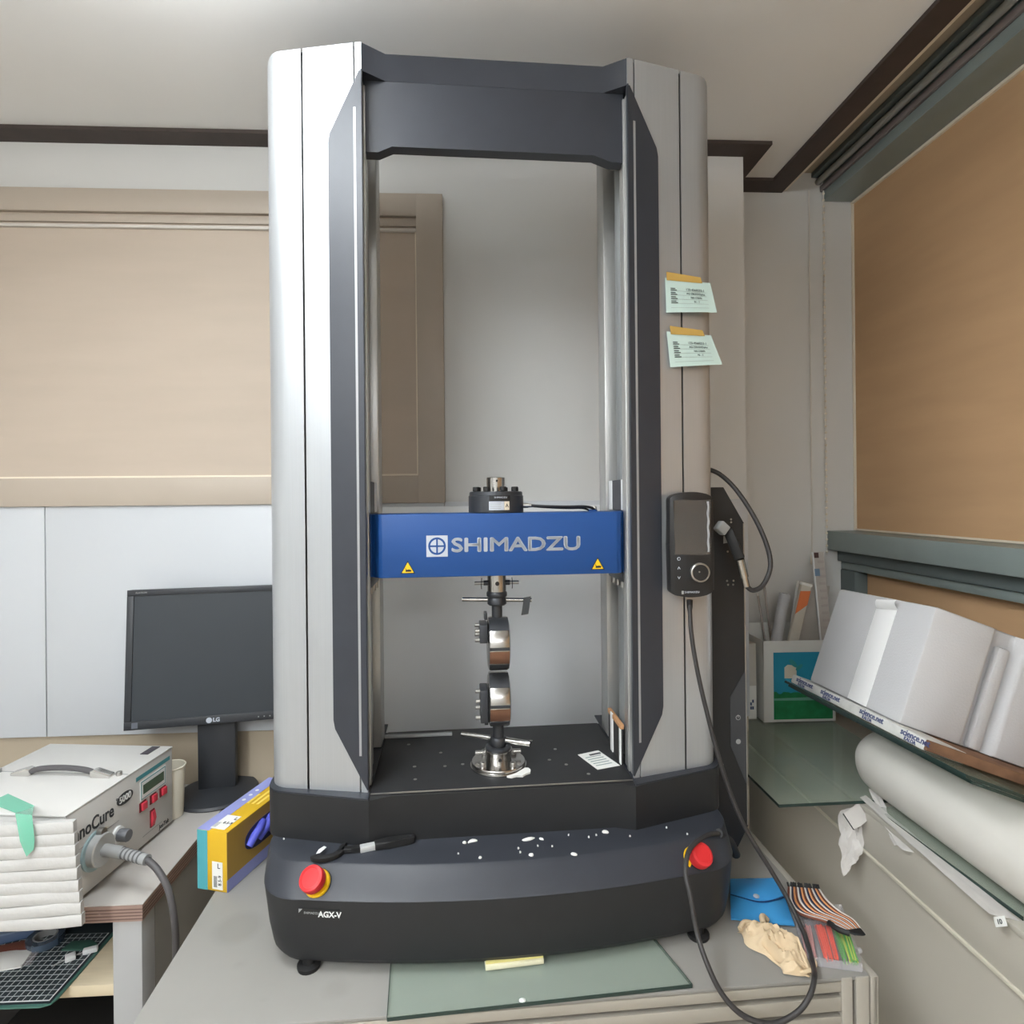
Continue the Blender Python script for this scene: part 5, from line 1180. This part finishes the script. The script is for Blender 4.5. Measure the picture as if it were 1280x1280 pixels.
# white foam roll
RZ_ = LZ + 0.009 + 0.073
t = thing('foam_roll', (0.893, 1.315, LZ + 0.0085), 0, 'thick white roll of foam wrap lying on the radiator cover', 'roll')
rr = 0.0715
prof = [(0.0, 0.0), (rr * 0.55, 0.001), (rr * 0.85, 0.008), (rr * 0.97, 0.022), (rr, 0.045), (rr * 1.0, 0.25), (rr * 1.01, 0.50), (rr, 0.80), (0.0, 0.80)]
mb = MB(); seg = 48; rings = []
for r_, h_ in prof:
    rings.append([Vector((max(r_, 1e-4) * math.cos(2 * math.pi * k / seg) * (1 + 0.03 * math.sin(3 * 2 * math.pi * k / seg)), -h_, rr + max(r_, 1e-4) * math.sin(2 * math.pi * k / seg))) for k in range(seg)])
mb.loft(rings).build('wound_foam', wrap_m, t, 60)
MB().grid(lambda a, b: Vector((-rr * math.cos(0.5 + 0.9 * a) * 1.015 - 0.001, -0.05 - 0.72 * b, rr + rr * math.sin(0.5 + 0.9 * a) * 1.015)), 8, 12, 0.0015).build('loose_end', wrap_m, t)
# narrow glass strip under the roll
t = thing('glass_strip', (0.842, 0.90, LZ + 0.0012), R(2.5), 'narrow green glass sheet under the foam roll at the cover edge', 'glass sheet')
MB().b2((0, 0, 0), (0.16, 0.335, 0.006)).build('pane', glass_m, t)
MB().b2((-0.0008, 0, 0), (0.0006, 0.335, 0.0062)).build('polished_edge', glassed_m, t)
# crumpled papers at the cover edge
def crumple(name, corners, label, seed, amp, m, nu=14, nv=14, cat='paper'):
    P = [Vector(p) for p in corners]; B = P[3].copy()
    o = thing(name, B, 0, label, cat)
    def f(a, b):
        p = (P[0] * (1 - a) + P[1] * a) * (1 - b) + (P[3] * (1 - a) + P[2] * a) * b - B
        q_ = Vector((a * 3 + seed, b * 3, seed))
        return p + Vector((-abs(noise.noise(q_)) - abs(noise.noise(q_ * 2.3)) * 0.5, noise.noise(q_ + Vector((5, 5, 5))) * 0.4, 0.25 * noise.noise(q_ * 1.7))) * amp
    MB().grid(f, nu, nv, 0.0005).build('sheet', m, o, 0)
    return o
news_m = mat('newsprint', (204, 200, 196), 0.8, var=0.05, scale=30)
crumple('crumpled_paper', [at(1050, 1014, 1.30), at(1088, 1004, 1.28), at(1079, 1068, 1.262), at(1056, 1096, 1.272)], 'crumpled white paper hanging over the radiator cover edge by the glass corner', 1.0, 0.012, news_m)
o = [x for x in bpy.data.objects if x.name.startswith('crumpled_paper')][-1]
fl = [at(1054, 1017, 1.262), at(1073, 1003, 1.270), at(1085, 1024, 1.258), at(1067, 1037, 1.252)]
fl = [p - o.location for p in fl]
MB().grid(lambda a, b: (fl[0] * (1 - a) + fl[1] * a) * (1 - b) + (fl[3] * (1 - a) + fl[2] * a) * b + Vector((0, -0.003 * math.sin(3 * a) * b, 0)), 6, 6, 0.0006).build('folded_flap', news_m, o)
MB().rod(fl[0], fl[3], 0.0013, 6).build('dark_edge', ink_m, o)
MB().rod(fl[3].lerp(fl[2], 0.0), fl[3].lerp(fl[2], 0.45), 0.0011, 6).build('dark_edge', ink_m, o)
MB().rod(fl[3].lerp(fl[2], 0.7), fl[3].lerp(fl[2], 1.0), 0.0013, 6).build('dark_edge', ink_m, o)
crumple('newspaper', [(0.822, 1.275, LZ + 0.0085), (0.842, 1.285, LZ + 0.008), (0.838, 0.90, LZ + 0.0008), (0.800, 0.915, LZ + 0.0035)], 'strip of newspaper along the radiator cover edge under the roll', 4.0, 0.0035, news_m, 6, 30)
crumple('paper_twist', [at(1086, 985, 1.30), at(1100, 990, 1.27), at(1128, 1058, 1.155), at(1118, 1056, 1.158)], 'twisted paper end pointing down from the foam roll', 7.0, 0.008, news_m, 6, 16)
crumple('newspaper_sheet', [at(1092, 1012, 1.24), at(1112, 1020, 1.22), at(1165, 1072, 1.09), at(1128, 1062, 1.13)], 'loose grey newspaper corner lying over the cover edge', 9.0, 0.004, news_m, 10, 14)
c = at(1250, 1152, 0.905)
t = thing('number_tag', c, 0, 'small white tag marked 10 stuck on the radiator cover edge', 'tag')
d1 = at(1258, 1144, 0.902) - c; d2 = at(1243, 1148, 0.915) - c
MB().prism([(-0.010, -0.007), (0.012, -0.007), (0.012, 0.007), (-0.010, 0.007)], 0, 0.0006, facing((0, 0, 0), (0.15, -0.7, 0.55), (0.25, 0.6, 0.65))).build('slip', paper_m, t)
text('10', 0.010, 'tag_number', ink_m, t, facing((-0.0008, -0.0008, 0), (0.15, -0.7, 0.55), (0.25, 0.6, 0.65)) @ Matrix.Translation((0, 0, 0.0008)), align='CENTER')
